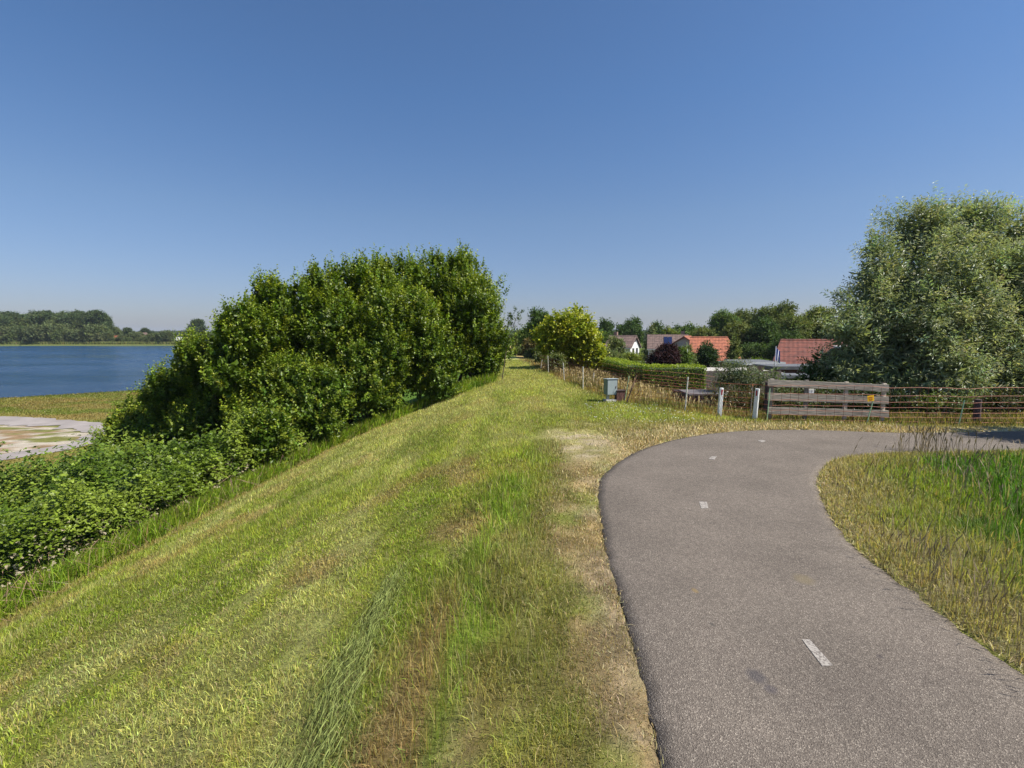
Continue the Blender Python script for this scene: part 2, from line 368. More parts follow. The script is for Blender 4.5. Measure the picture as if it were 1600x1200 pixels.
# under the blades the ground is thatch and earth; farther off the turf is drawn by the ground alone
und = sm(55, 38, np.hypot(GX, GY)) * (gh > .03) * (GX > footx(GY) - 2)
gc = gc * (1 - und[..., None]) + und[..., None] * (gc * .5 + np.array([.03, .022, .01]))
m, n, l, p = mat('ground_turf')
a = N(n, 'ShaderNodeAttribute', attribute_name='tint'); tc = N(n, 'ShaderNodeTexCoord')
n1 = N(n, 'ShaderNodeTexNoise'); n1.inputs['Scale'].default_value = 28; n1.inputs['Detail'].default_value = 8; n1.inputs['Roughness'].default_value = .75
n2 = N(n, 'ShaderNodeTexNoise'); n2.inputs['Scale'].default_value = 1.7; n2.inputs['Detail'].default_value = 7; n2.inputs['Roughness'].default_value = .7
l.new(tc.outputs['Object'], n1.inputs[0]); l.new(tc.outputs['Object'], n2.inputs[0])
ad = N(n, 'ShaderNodeMath', operation='ADD'); l.new(n1.outputs[0], ad.inputs[0]); l.new(n2.outputs[0], ad.inputs[1])
mr = N(n, 'ShaderNodeMapRange'); mr.inputs['From Min'].default_value = .7; mr.inputs['From Max'].default_value = 1.3; mr.inputs['To Min'].default_value = .45; mr.inputs['To Max'].default_value = 1.25
l.new(ad.outputs[0], mr.inputs[0])
vm = N(n, 'ShaderNodeVectorMath', operation='SCALE'); l.new(a.outputs['Color'], vm.inputs[0]); l.new(mr.outputs[0], vm.inputs['Scale']); l.new(vm.outputs[0], p.inputs['Base Color'])
b = N(n, 'ShaderNodeBump'); b.inputs['Strength'].default_value = 1; b.inputs['Distance'].default_value = .035; l.new(n1.outputs[0], b.inputs['Height']); l.new(b.outputs[0], p.inputs['Normal'])
p.inputs['Roughness'].default_value = .95; p.inputs['Specular IOR Level'].default_value = .1
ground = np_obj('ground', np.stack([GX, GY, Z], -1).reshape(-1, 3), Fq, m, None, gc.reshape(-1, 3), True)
kind(ground, 'structure')

# ------------------------------------------------------------ lake
m, n, l, p = mat('lake_water')
p.inputs['Base Color'].default_value = (.012, .05, .115, 1); p.inputs['IOR'].default_value = 1.33
tc = N(n, 'ShaderNodeTexCoord'); mp = N(n, 'ShaderNodeMapping'); mp.inputs['Scale'].default_value = (.5, 1.0, 1); mp.inputs['Rotation'].default_value = (0, 0, R(25))
n1 = N(n, 'ShaderNodeTexNoise'); n1.inputs['Scale'].default_value = .35; n1.inputs['Detail'].default_value = 9; n1.inputs['Roughness'].default_value = .68
l.new(tc.outputs['Object'], mp.inputs[0]); l.new(mp.outputs[0], n1.inputs[0])
b = N(n, 'ShaderNodeBump'); b.inputs['Strength'].default_value = 1; b.inputs['Distance'].default_value = 1.6; l.new(n1.outputs[0], b.inputs['Height']); l.new(b.outputs[0], p.inputs['Normal'])
n5 = N(n, 'ShaderNodeTexNoise'); n5.inputs['Scale'].default_value = .05; n5.inputs['Detail'].default_value = 7; l.new(mp.outputs[0], n5.inputs[0]); r5 = N(n, 'ShaderNodeMapRange'); r5.inputs['From Min'].default_value = .35; r5.inputs['From Max'].default_value = .65; r5.inputs['To Min'].default_value = .05; r5.inputs['To Max'].default_value = .3; l.new(n5.outputs[0], r5.inputs[0]); l.new(r5.outputs[0], p.inputs['Roughness'])
r6 = N(n, 'ShaderNodeMapRange'); r6.inputs['From Min'].default_value = .35; r6.inputs['From Max'].default_value = .65; r6.inputs['To Min'].default_value = .7; r6.inputs['To Max'].default_value = 2.8; l.new(n5.outputs[0], r6.inputs[0]); l.new(r6.outputs[0], b.inputs['Distance'])
WL = -4.38
lake = MB().poly([(-3000, -300, WL), (-20, -300, WL), (-20, 299, WL), (-3000, 299, WL)]).build('lake', m); kind(lake, 'structure')

# ------------------------------------------------------------ cycle path
def ribbon(A, B, n):
    def rs(P):
        P = np.array(P); d = np.r_[0, np.cumsum(np.hypot(*np.diff(P, axis=0).T))]; t = np.linspace(0, 1, n)
        s = np.interp(t * d[-1], d, P[:, 0]), np.interp(t * d[-1], d, P[:, 1])
        return np.stack(s, -1)
    return rs(A), rs(B)
def smoothp(P, it=2):
    P = [tuple(q) for q in P]
    for _ in range(it):
        Q = [P[0]]
        for a_, b_ in zip(P[:-1], P[1:]): Q += [(a_[0] * .75 + b_[0] * .25, a_[1] * .75 + b_[1] * .25), (a_[0] * .25 + b_[0] * .75, a_[1] * .25 + b_[1] * .75)]
        P = Q + [P[-1]]
    return P
A, B = ribbon(smoothp(LEFT), smoothp(RIGHT), 900)
jit = (fbm(A[:, 0] * 6, A[:, 1] * 6, 7, 3) - .5) * .09; A[:, 0] += jit; A[:, 1] += jit * .6
jit = (fbm(B[:, 0] * 5, B[:, 1] * 5, 27, 3) - .5) * .14; B[:, 0] += jit; B[:, 1] += jit * .5
K = 24; tt = np.linspace(0, 1, K)
V = A[:, None, :] * (1 - tt[None, :, None]) + B[:, None, :] * tt[None, :, None]
zz = (fbm(V[..., 0] * .8, V[..., 1] * .8, 3) - .5) * .012 + .006 - .03 * (2 * np.abs(tt - .5))[None, :] ** 10
V3 = np.concatenate([V, zz[..., None]], -1)
lo0 = V3[:, :1].copy(); lo0[..., 2] = -.09; lo1 = V3[:, -1:].copy(); lo1[..., 2] = -.09
V3 = np.concatenate([lo0, V3, lo1], 1); K += 2
idx = np.arange(900 * K).reshape(900, K)
Fq = np.stack([idx[:-1, :-1], idx[:-1, 1:], idx[1:, 1:], idx[1:, :-1]], -1).reshape(-1, 4)
m, n, l, p = mat('asphalt')
tc = N(n, 'ShaderNodeTexCoord')
v1 = N(n, 'ShaderNodeTexVoronoi'); v1.inputs['Scale'].default_value = 150; l.new(tc.outputs['Object'], v1.inputs[0])
v2 = N(n, 'ShaderNodeTexNoise'); v2.inputs['Scale'].default_value = 110; v2.inputs['Detail'].default_value = 4; l.new(tc.outputs['Object'], v2.inputs[0])
v3 = N(n, 'ShaderNodeTexNoise'); v3.inputs['Scale'].default_value = 1.1; v3.inputs['Detail'].default_value = 7; l.new(tc.outputs['Object'], v3.inputs[0])
v4 = N(n, 'ShaderNodeTexNoise'); v4.inputs['Scale'].default_value = 14; v4.inputs['Detail'].default_value = 6; v4.inputs['Roughness'].default_value = .8; l.new(tc.outputs['Object'], v4.inputs[0])
r1 = N(n, 'ShaderNodeValToRGB'); e = r1.color_ramp.elements; e[0].position = .0; e[0].color = (.088, .071, .058, 1); e[1].position = .99; e[1].color = (.29, .25, .205, 1)
q = e.new(.35); q.color = (.122, .101, .083, 1); q = e.new(.86); q.color = (.170, .142, .117, 1)
sx = N(n, 'ShaderNodeSeparateColor'); l.new(v1.outputs['Color'], sx.inputs[0]); l.new(sx.outputs[0], r1.inputs[0])
r3 = N(n, 'ShaderNodeMapRange'); r3.inputs['From Min'].default_value = .3; r3.inputs['From Max'].default_value = .7; r3.inputs['To Min'].default_value = .86; r3.inputs['To Max'].default_value = 1.14; l.new(v3.outputs[0], r3.inputs[0])
r4 = N(n, 'ShaderNodeMapRange'); r4.inputs['From Min'].default_value = .3; r4.inputs['From Max'].default_value = .7; r4.inputs['To Min'].default_value = .8; r4.inputs['To Max'].default_value = 1.2; l.new(v4.outputs[0], r4.inputs[0])
mu = N(n, 'ShaderNodeMath', operation='MULTIPLY'); l.new(r3.outputs[0], mu.inputs[0]); l.new(r4.outputs[0], mu.inputs[1])
vm = N(n, 'ShaderNodeVectorMath', operation='SCALE'); l.new(r1.outputs[0], vm.inputs[0]); l.new(mu.outputs[0], vm.inputs['Scale'])
# two dark tar spots and an ochre spot that lie on the path
def spot(cx, cy, rx, ry, c, prev):
    s_ = N(n, 'ShaderNodeVectorMath', operation='SUBTRACT'); s_.inputs[1].default_value = (cx, cy, 0); l.new(tc.outputs['Object'], s_.inputs[0])
    d_ = N(n, 'ShaderNodeVectorMath', operation='DIVIDE'); d_.inputs[1].default_value = (rx, ry, 1); l.new(s_.outputs[0], d_.inputs[0])
    le = N(n, 'ShaderNodeVectorMath', operation='LENGTH'); l.new(d_.outputs[0], le.inputs[0])
    ms = N(n, 'ShaderNodeMath', operation='ADD'); l.new(le.outputs['Value'], ms.inputs[0]); l.new(v4.outputs[0], ms.inputs[1])
    mr_ = N(n, 'ShaderNodeMapRange'); mr_.inputs['From Min'].default_value = 1.6; mr_.inputs['From Max'].default_value = 1.0; mr_.inputs['To Max'].default_value = .65; l.new(ms.outputs[0], mr_.inputs[0])
    mx = N(n, 'ShaderNodeMixRGB'); mx.inputs[2].default_value = c + (1,); l.new(mr_.outputs[0], mx.inputs[0]); l.new(prev, mx.inputs[1]); return mx.outputs[0]
o_ = vm.outputs[0]
for (px, py, rx, ry, c) in [(1182, 1058, .07, .09, (.06, .055, .06)), (1204, 1078, .05, .05, (.07, .06, .065)), (1086, 924, .03, .05, (.22, .15, .06)), (1256, 906, .1, .12, (.17, .135, .08)), (1112, 976, .02, .03, (.05, .045, .04)), (1375, 1027, .02, .03, (.06, .05, .05))]:
    x_, y_ = W(px, py); o_ = spot(x_, y_, rx, ry, c, o_)
l.new(o_, p.inputs['Base Color']); p.inputs['Roughness'].default_value = .85; p.inputs['Specular IOR Level'].default_value = .25
b = N(n, 'ShaderNodeBump'); b.inputs['Strength'].default_value = .9; b.inputs['Distance'].default_value = .006; l.new(v1.outputs['Distance'], b.inputs['Height']); l.new(b.outputs[0], p.inputs['Normal'])
path = np_obj('cycle_path', V3.reshape(-1, 3), Fq, m, None, None, True); kind(path, 'structure')
M_mark, n, l, p = mat('worn_road_paint'); tc = N(n, 'ShaderNodeTexCoord'); no = N(n, 'ShaderNodeTexNoise'); no.inputs['Scale'].default_value = 55; no.inputs['Detail'].default_value = 5
l.new(tc.outputs['Object'], no.inputs[0]); r = N(n, 'ShaderNodeValToRGB'); r.color_ramp.elements[0].position = .42; r.color_ramp.elements[1].position = .52
r.color_ramp.elements[0].color = (.14, .12, .105, 1); r.color_ramp.elements[1].color = (.30, .272, .24, 1); l.new(no.outputs[0], r.inputs[0]); l.new(r.outputs[0], p.inputs['Base Color']); p.inputs['Roughness'].default_value = .8
for q in [[(1253, 1001), (1265, 1001), (1301, 1041), (1285, 1043)], [(1092, 785), (1104, 785), (1107, 795), (1096, 796)], [(1112, 714), (1120, 714), (1116, 719), (1107, 718)], [(1184, 689), (1191, 688), (1197, 690), (1190, 691.5)], [(1410, 688), (1424, 687.5), (1426, 689), (1412, 689.5)]]:
    if q[0][0] == 1410: continue
    P = [W(a_, b_) for a_, b_ in q]
    MB().poly([(x_, y_, .0105 + (float(fbm(np.array(x_ * .8), np.array(y_ * .8), 3)) - .5) * .012) for x_, y_ in P], (0, 0, -.008)).build('lane_marking', M_mark, path)

# low sandy path by the lake
A, B = ribbon(smoothp(LOOP_OUT), smoothp(LOOP_IN), 300)
A = A + (fbm(A[:, 0] * .9, A[:, 1] * .9, 7, 3) - .5)[:, None] * np.array([.9, .9]); B = B + (fbm(B[:, 0] * 1.1, B[:, 1] * 1.1, 17, 3) - .5)[:, None] * np.array([1.8, 1.8])
K = 8; tt = np.linspace(0, 1, K); V = A[:, None, :] * (1 - tt[None, :, None]) + B[:, None, :] * tt[None, :, None]
zz = height(V[..., 0], V[..., 1]) + .03
idx = np.arange(300 * K).reshape(300, K)
Fq = np.stack([idx[:-1, :-1], idx[:-1, 1:], idx[1:, 1:], idx[1:, :-1]], -1).reshape(-1, 4)
o = np_obj('lakeside_path', np.concatenate([V, zz[..., None]], -1).reshape(-1, 3), Fq, plain('pale_asphalt', (.25, .22, .205), .9, .2, .8)); kind(o, 'structure')

# ------------------------------------------------------------ grass blades
def blades(name, X, Y, L, wd, C, tall, m, lean=.35, wind=None, zoff=0, strawy=.13):
    n_ = len(X); Zb = height(X, Y) - .01 + zoff
    a_ = rng.uniform(0, 6.283, n_); le = np.abs(rng.normal(0, lean, n_)); la = rng.uniform(0, 6.283, n_)
    dx, dy = np.cos(la) * np.sin(le), np.sin(la) * np.sin(le)
    if wind is not None: dx = dx + wind[0]; dy = dy + wind[1]
    dz = np.cos(np.clip(le, 0, 1.3))
    D = np.stack([dx, dy, dz], -1); D /= np.linalg.norm(D, axis=1)[:, None]
    sd_ = np.stack([np.cos(a_), np.sin(a_), np.zeros(n_)], -1) * (wd / 2)[:, None]
    P = np.stack([X, Y, Zb], -1); Lc = L[:, None]
    c = np.asarray(C) * rng.uniform(.5, 1.5, (n_, 1)); q_ = rng.uniform(0, 1, n_) < strawy; c[q_] = np.array([.42, .36, .17]) * rng.uniform(.5, 1.15, (q_.sum(), 1)); c = c * np.stack([rng.normal(1, .08, n_), rng.normal(1, .05, n_), rng.normal(1, .12, n_)], -1)
    c = np.clip(c, .004, .8)
    if not tall:
        Vv = np.stack([P - sd_, P + sd_, P + D * Lc], 1).reshape(-1, 3); Ff = np.arange(3 * n_).reshape(-1, 3); cc = np.repeat(c, 3, 0)
    else:
        bend = np.stack([dx, dy, -.55 * np.ones(n_) * np.hypot(dx, dy)], -1)
        mid = P + D * Lc * .55; tip = P + D * Lc * .85 + bend * Lc * .32
        Vv = np.stack([P - sd_, P + sd_, mid + sd_ * .75, mid - sd_ * .75, tip], 1).reshape(-1, 3)
        k_ = np.arange(n_)[:, None] * 5
        Ff = np.concatenate([k_ + [0, 1, 2], k_ + [0, 2, 3], k_ + [3, 2, 4]], 0); cc = np.repeat(c, 5, 0)
    return kind(np_obj(name, Vv, Ff, m, None, cc), 'stuff')
def scatter(r0, r1, dens, amax=R(56), amin=None):
    amin = -amax if amin is None else amin
    area = (amax - amin) / 2 * (r1 * r1 - r0 * r0); k_ = int(area * dens)
    r_ = np.sqrt(rng.uniform(r0 * r0, r1 * r1, k_)); t_ = rng.uniform(amin, amax, k_)
    return r_ * np.sin(t_), r_ * np.cos(t_)
rings = [(1.2, 2.6), (2.6, 4), (4, 6), (6, 9), (9, 13), (13, 19), (19, 28), (28, 45)]
GQ = 1.5
acc = {'mown_grass': [], 'long_grass': []}
for r0, r1 in rings:
    rm = (r0 + r1) / 2; wv = max(.0042, .0014 * rm); Lm = .075
    X, Y = scatter(r0, r1, GQ * .9 / (.5 * wv * Lm))
    k_ = (X > footx(Y) - 1.5) & (X < 26) & (polyd(X, Y, FENCE) < .2); X, Y = X[k_], Y[k_]
    c, hg, ip = zone(X + rng.normal(0, .10, len(X)), Y + rng.normal(0, .14, len(X))); ip = inpath(X, Y); low = (hg <= .09) & ~ip; thin = rng.uniform(0, 1, len(X)) < np.clip(hg / .03, .6, 1)
    s_ = low & thin
    f_ = rng.uniform(.6, 1.7, s_.sum()) * (1 + .01 * rm)
    acc['mown_grass'].append((X[s_], Y[s_], hg[s_] * f_, np.full(s_.sum(), wv), c[s_]))
for r0, r1 in rings:
    rm = (r0 + r1) / 2; wv = max(.0045, .0014 * rm)
    X, Y = scatter(r0, r1, GQ * 1.2 / (wv * .2), R(60))
    c, hg, ip = zone(X + rng.normal(0, .08, len(X)), Y + rng.normal(0, .12, len(X))); ip = inpath(X, Y); t_ = (hg > .06) & ~ip & (X > footx(Y) - 1.6) & (X > -12)
    keep = rng.uniform(0, 1, len(X)) < np.clip(.16 / np.maximum(hg, .01), .3, 1.3); t_ &= keep
    acc['long_grass'].append((X[t_], Y[t_], hg[t_] * rng.uniform(.5, 1.45, t_.sum()), np.full(t_.sum(), wv), c[t_]))
def cat(q): return [np.concatenate([x_[i] for x_ in q]) for i in range(5)]
X, Y, L, wd, C = cat(acc['mown_grass']); nr_ = np.hypot(X, Y) < 9.5
fr_, ff_ = [q[nr_] for q in (X, Y, L, wd, C)], [q[~nr_] for q in (X, Y, L, wd, C)]
o = blades('mown_grass', fr_[0], fr_[1], fr_[2] * rng.uniform(.6, 1.25, len(fr_[0])), fr_[3], fr_[4], True, M_grass, .85, None, 0, .17); kind(o, 'stuff', 'mown grass with cut stalks on the near part of the dike slope', 'grass')
o = blades('mown_grass', ff_[0], ff_[1], ff_[2] * 1.2, ff_[3], ff_[4], False, M_grass, .95)
kind(o, 'stuff', 'short mown grass with pale cuttings on the dike slope', 'grass')
X, Y, L, wd, C = cat(acc['long_grass']); o = blades('long_grass', X, Y, L, wd, C, True, M_grass, .38)
kind(o, 'stuff', 'long unmown green and yellow grass at the edges of the path and slope', 'grass')
# dry stalks lying and standing: path edges
X, Y = scatter(1.5, 16, 2200, R(58)); el, er = edged(X, Y); ip = inpath(X, Y); df = polyd(X, Y, FENCE)
e_ = np.minimum(el, er); k_ = (~ip | (e_ < .05)) & (df < .3) & (rng.uniform(0, 1, len(X)) < np.exp(-(e_ / np.where((el < er) & (Y < 11), .30, .42))) * np.where((el < er) & (Y > 11), 2, 1))
X, Y = X[k_], Y[k_]; C = STRAW * 1.05 + np.zeros((len(X), 3))
kind(blades('dry_straw', X, Y, rng.uniform(.02, .085, len(X)) * np.where(Y > 10, 1.8, 1), np.maximum(.0035, np.hypot(X, Y) * .0013), C, True, M_straw, 1.2), 'stuff', 'dry straw lying along the asphalt edge', 'straw')
# the mower's streak: long cut blades lying along it
n_ = 950; t_ = rng.uniform(0, 1, n_); ax_, ay_ = W(615, 860); bx_, by_ = W(420, 1260); X = ax_ + (bx_ - ax_) * t_ + rng.normal(0, .11, n_) * (.5 + t_); Y = ay_ + (by_ - ay_) * t_ + rng.normal(0, .11, n_)
dr_ = np.array([bx_ - ax_, by_ - ay_]); dr_ /= np.linalg.norm(dr_); a_ = np.arctan2(dr_[1], dr_[0]) + rng.normal(0, .28, n_); D = np.stack([np.cos(a_), np.sin(a_), 0 * a_], -1) * rng.uniform(.08, .24, n_)[:, None] * np.where(rng.uniform(0, 1, (n_, 1)) < .5, -1, 1)
P = np.stack([X, Y, height(X, Y) + rng.uniform(.02, .075, n_)], -1); Q = P + D; Q[:, 2] = height(Q[:, 0], Q[:, 1]) + rng.uniform(.02, .075, n_); s_ = np.stack([-np.sin(a_), np.cos(a_), rng.normal(0, .5, n_)], -1) * .0023
kind(np_obj('cut_grass', np.stack([P - s_, P + s_, Q + s_ * .3, Q - s_ * .3], 1).reshape(-1, 3), np.arange(4 * n_).reshape(-1, 4), M_grass, None, np.repeat(np.array([.25, .29, .09]) * rng.uniform(.45, 1.6, (n_, 1)), 4, 0)), 'stuff', 'grey green cut grass lying in a streak on the near slope', 'grass')
# seed-head stalks on the right corner and outside the netting
def stalks(name, X, Y, L, c, wmin=.0016):
    n_ = len(X); rr = np.hypot(X, Y); wv = np.maximum(.0022, rr * wmin * .55)
    le = np.abs(rng.normal(.12, .16, n_)); la = rng.normal(R(15), 1.3, n_); D = np.stack([np.cos(la) * np.sin(le), np.sin(la) * np.sin(le), np.cos(le)], -1)
    P = np.stack([X, Y, height(X, Y)], -1); T = P + D * L[:, None]; M_ = P + D * (L * .72)[:, None] + np.stack([np.cos(la), np.sin(la), 0 * la], -1) * .01
    a_ = rng.uniform(0, 6.28, n_); s_ = np.stack([np.cos(a_), np.sin(a_), 0 * a_], -1) * wv[:, None]
    T = T + np.stack([np.cos(la), np.sin(la), -.3 + 0 * la], -1) * (L * .08)[:, None]
    hw = s_ * 1.5
    mid2 = M_ * .5 + T * .5
    Vv = np.stack([P - s_ * .5, P + s_ * .5, M_ + s_ * .4, M_ - s_ * .4, mid2 + hw, mid2 - hw, T], 1).reshape(-1, 3); k_ = np.arange(n_)[:, None] * 7
    Ff = np.concatenate([k_ + q_ for q_ in ([0, 1, 2], [0, 2, 3], [3, 2, 4], [3, 4, 5], [5, 4, 6])], 0)
    cc = np.clip(np.asarray(c) * rng.uniform(.6, 1.4, (n_, 1)), 0, .8)
    return kind(np_obj(name, Vv, Ff, M_straw, None, np.repeat(cc, 7, 0)), 'stuff')
X, Y = scatter(3, 13, 26, R(60)); c, hg, ip = zone(X, Y); el, er = edged(X, Y); k_ = (er < el) & ~ip & (X > 2.5) & (Y < 10.6) & (er > .1) & (fbm(X * 1.2, Y * 1.2, 5, 2) > .43)
X, Y = X[k_], Y[k_]; bx, by = W(1425, 702)
q_ = 70; X = np.r_[X, rng.normal(bx, .22, q_)]; Y = np.r_[Y, rng.normal(by - .25, .12, q_)]
ye = rng.uniform(2.4, 5.2, 230); xe = np.interp(ye, [p_[1] for p_ in RIGHT], [p_[0] for p_ in RIGHT]) + rng.uniform(-.02, .4, 230); X = np.r_[xe, X]; Y = np.r_[ye, Y]
o = stalks('seeding_grass', X, Y, np.r_[rng.uniform(.25, .55, len(X) - q_), rng.uniform(.4, .62, q_)], (.22, .17, .11), .0011); kind(o, 'stuff', 'thin brown seeding grass stalks on the corner right of the path', 'grass')
X, Y = scatter(13, 34, 30, R(50)); df = polyd(X, Y, FENCE); k_ = (df > .1) & (df < 11) & (X > 0) & (X < 6.4); X, Y = X[k_], Y[k_]
o = stalks('dry_tall_grass', X, Y, rng.uniform(.22, .5, len(X)), (.40, .31, .15), .0014); kind(o, 'stuff', 'dry yellow tall grass behind the orange netting', 'grass')
# lush tufts under the shrubs along the mown slope
nT = 34000; Y = rng.uniform(5, 27, nT); X = footx(Y) + rng.normal(-.45, .32, nT); k_ = fbm(X * .8, Y * .8, 51, 2) > .36; X, Y = X[k_], Y[k_]
C = mixc(np.broadcast_to(np.array([.19, .32, .025]), (len(X), 3)), np.array([.36, .42, .06]), rng.uniform(0, .8, len(X)))
o = blades('tufted_grass', X, Y, rng.uniform(.3, .85, len(X)), np.maximum(.008, np.hypot(X, Y) * .0014), C, True, M_grass, .42, (.16, -.1)); kind(o, 'stuff', 'lush bright green tufts along the foot of the shrubs', 'grass')
# meadow by the lake
Y = rng.uniform(14, 62, 170000); X = rng.uniform(-62, -13, 170000); rr = np.hypot(X, Y)
k_ = (X > shorex(Y) + .5) & (X > -Y * 1.35) & ~poly_in(X, Y, LOOP_OUT) & (X < -12); X, Y = X[k_], Y[k_]
c, hg, ip = zone(X, Y); rr = np.hypot(X, Y)
o = blades('meadow_grass', X, Y, rng.uniform(.06, .22, len(X)), rr * .0009, c * 1.05, True, M_grass, .9, (.2, .1)); kind(o, 'stuff', 'yellow green meadow grass between the low path and the lake', 'grass')
# daisies near the grey cabinet
X, Y = scatter(11, 17, 16, R(26), R(8)); k_ = (polyd(X, Y, FENCE) < -.1) & ~inpath(X, Y) & (np.hypot(X - 3.6, (Y - 15.0) * .9) < 1.9); X, Y = X[k_], Y[k_]; n_ = len(X)
Zb = height(X, Y) + .07; an = np.arange(6) * 1.0472; P = np.stack([X, Y, Zb], -1)[:, None, :] + np.stack([np.cos(an), np.sin(an), .25 * np.cos(an)], -1)[None] * .016
kind(np_obj('daisies', P.reshape(-1, 3), np.arange(6 * n_).reshape(-1, 6), plain('daisy_white', (.8, .8, .74), .6, .05), None), 'stuff', 'small white daisies in the grass by the grey cabinet', 'flowers')

# ------------------------------------------------------------ leaves, shoots, crowns
def nrm(v): return v / np.maximum(np.linalg.norm(v, axis=-1, keepdims=True), 1e-9)
def leafq(P, A, Nn, L, Wd):
    A = nrm(A); Sv = nrm(np.cross(A, Nn)); Nn = np.cross(Sv, A); L = np.reshape(L, (-1, 1)); Wd = np.reshape(Wd, (-1, 1))
    m_ = P + A * L * .48 + Nn * L * .10
    V = np.stack([P, m_ + Sv * Wd / 2, P + A * L, m_ - Sv * Wd / 2], 1).reshape(-1, 3)
    return V
def rsph(n_): return nrm(rng.normal(size=(n_, 3)))
def crown_geo(blobs, dens, lps, L, Wd, tone, tip=None, up=.5, slen=.6, out=.7, droop=0, fill=.3, spread=1.0, rnd=.35, lump=.16, zmin=-.75, hole=.0):
    B = np.array(blobs, float); area = (B[:, 3] * B[:, 4] + B[:, 3] * B[:, 5] + B[:, 4] * B[:, 5]) / 3 * 12.566
    ns = int(area.sum() * dens); k = rng.choice(len(B), ns, p=area / area.sum()); d = rsph(ns); d = d[:]; ok = d[:, 2] > zmin; k, d = k[ok], d[ok]
    Bk = B[k]; lm = 1 + lump * 2 * (fbm(d[:, 0] * 2.6 + k * 7.3, d[:, 1] * 2.6 + d[:, 2] * 3.1, 3, 2) - .5)
    fr_ = rng.uniform(.70, .97, len(k)) * lm
    P = Bk[:, :3] + d * Bk[:, 3:6] * fr_[:, None]
    keep = np.ones(len(P), bool)
    for b_ in B:
        q = (P - b_[:3]) / b_[3:6]; keep &= (np.einsum('ij,ij->i', q, q) > .42)
    if hole: keep &= fbm(P[:, 0] * 1.1 + P[:, 2] * .7, P[:, 1] * .9 + P[:, 2] * 1.2, 88, 2) > hole
    P, d = P[keep], d[keep]; ns = len(P)
    D = nrm(d * out + np.array([0, 0, 1.0]) * up + rng.normal(size=(ns, 3)) * rnd)
    sl = slen * rng.uniform(.5, 1.35, ns); cs = rng.uniform(.7, 1.3, ns)[:, None] * np.stack([rng.normal(1, .10, ns), np.ones(ns), rng.normal(1, .12, ns)], -1)
    t = (np.arange(lps) + .5) / lps; t = t[None, :, None]
    Q = P[:, None] + D[:, None] * sl[:, None, None] * t + np.array([0, 0, -1.]) * droop * (t * sl[:, None, None]) ** 2
    rad = rng.normal(size=(ns, lps, 3)); rad = nrm(rad - (rad * D[:, None]).sum(-1, keepdims=True) * D[:, None])
    A = nrm(D[:, None] * .55 + rad * .9 + np.array([0, 0, -.25 * (droop > 0)])); Nn = nrm(np.array([0, 0, .8]) + D[:, None] * .5 + rng.normal(size=(ns, lps, 3)) * .45)
    sz = (1.1 - .45 * t[..., 0]) * rng.uniform(.7, 1.25, (ns, lps)); 
    Q = Q + rad * (L * .15 * spread)
    tone = np.array(tone); tip = np.array(tip if tip is not None else tone * 1.15)
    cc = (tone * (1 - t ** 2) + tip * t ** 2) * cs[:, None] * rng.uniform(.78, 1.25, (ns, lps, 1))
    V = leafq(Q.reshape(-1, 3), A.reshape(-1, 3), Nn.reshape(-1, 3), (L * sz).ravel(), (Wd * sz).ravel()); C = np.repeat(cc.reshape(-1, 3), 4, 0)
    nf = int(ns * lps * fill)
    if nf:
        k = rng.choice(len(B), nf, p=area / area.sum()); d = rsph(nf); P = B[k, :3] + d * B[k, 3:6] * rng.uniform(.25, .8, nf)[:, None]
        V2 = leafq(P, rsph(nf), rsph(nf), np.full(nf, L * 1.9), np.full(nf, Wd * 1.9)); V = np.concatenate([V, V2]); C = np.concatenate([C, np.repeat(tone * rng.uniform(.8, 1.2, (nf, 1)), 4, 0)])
    return V, np.clip(C, .003, .8)
def quads(n_): return np.arange(n_).reshape(-1, 4)
def stems_obj(parent, base, targets, r0, m, name='trunk'):
    b_ = MB(); base = Vector(base)
    for i, t in enumerate(targets):
        t = Vector(t); mid = base.lerp(t, .45) + Vector((random.uniform(-.1, .1), random.uniform(-.1, .1), .15)) * (t - base).length * .4
        r = r0 if i == 0 else r0 * random.uniform(.4, .7)
        b_.tube([base - Vector((0, 0, .15)), base.lerp(mid, .5), mid, mid.lerp(t, .6), t], [r * 1.15, r * .85, r * .6, r * .35, r * .12], 6)
    return b_.build(name, m, parent, True)
def plant(name, label, cat, blobs, base, tone, L, Wd, dens, lps, group=None, lm=None, r0=.09, trunkname='trunk', barkm=None, **k):
    """blobs in world metres; the plant's own origin is its base"""
    root = empty(name, base); tag(root, label, cat, group); bs = np.array(blobs, float); bs[:, :3] -= np.array(base)
    V, C = crown_geo(bs, dens, lps, L, Wd, tone, **k)
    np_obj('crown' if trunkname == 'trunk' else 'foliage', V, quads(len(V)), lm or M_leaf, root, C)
    big = sorted(bs.tolist(), key=lambda q: -q[5])[:7]
    stems_obj(root, (0, 0, 0), [(q[0], q[1], q[2] + q[5] * .35) for q in big], r0, barkm or M_bark, trunkname)
    return root

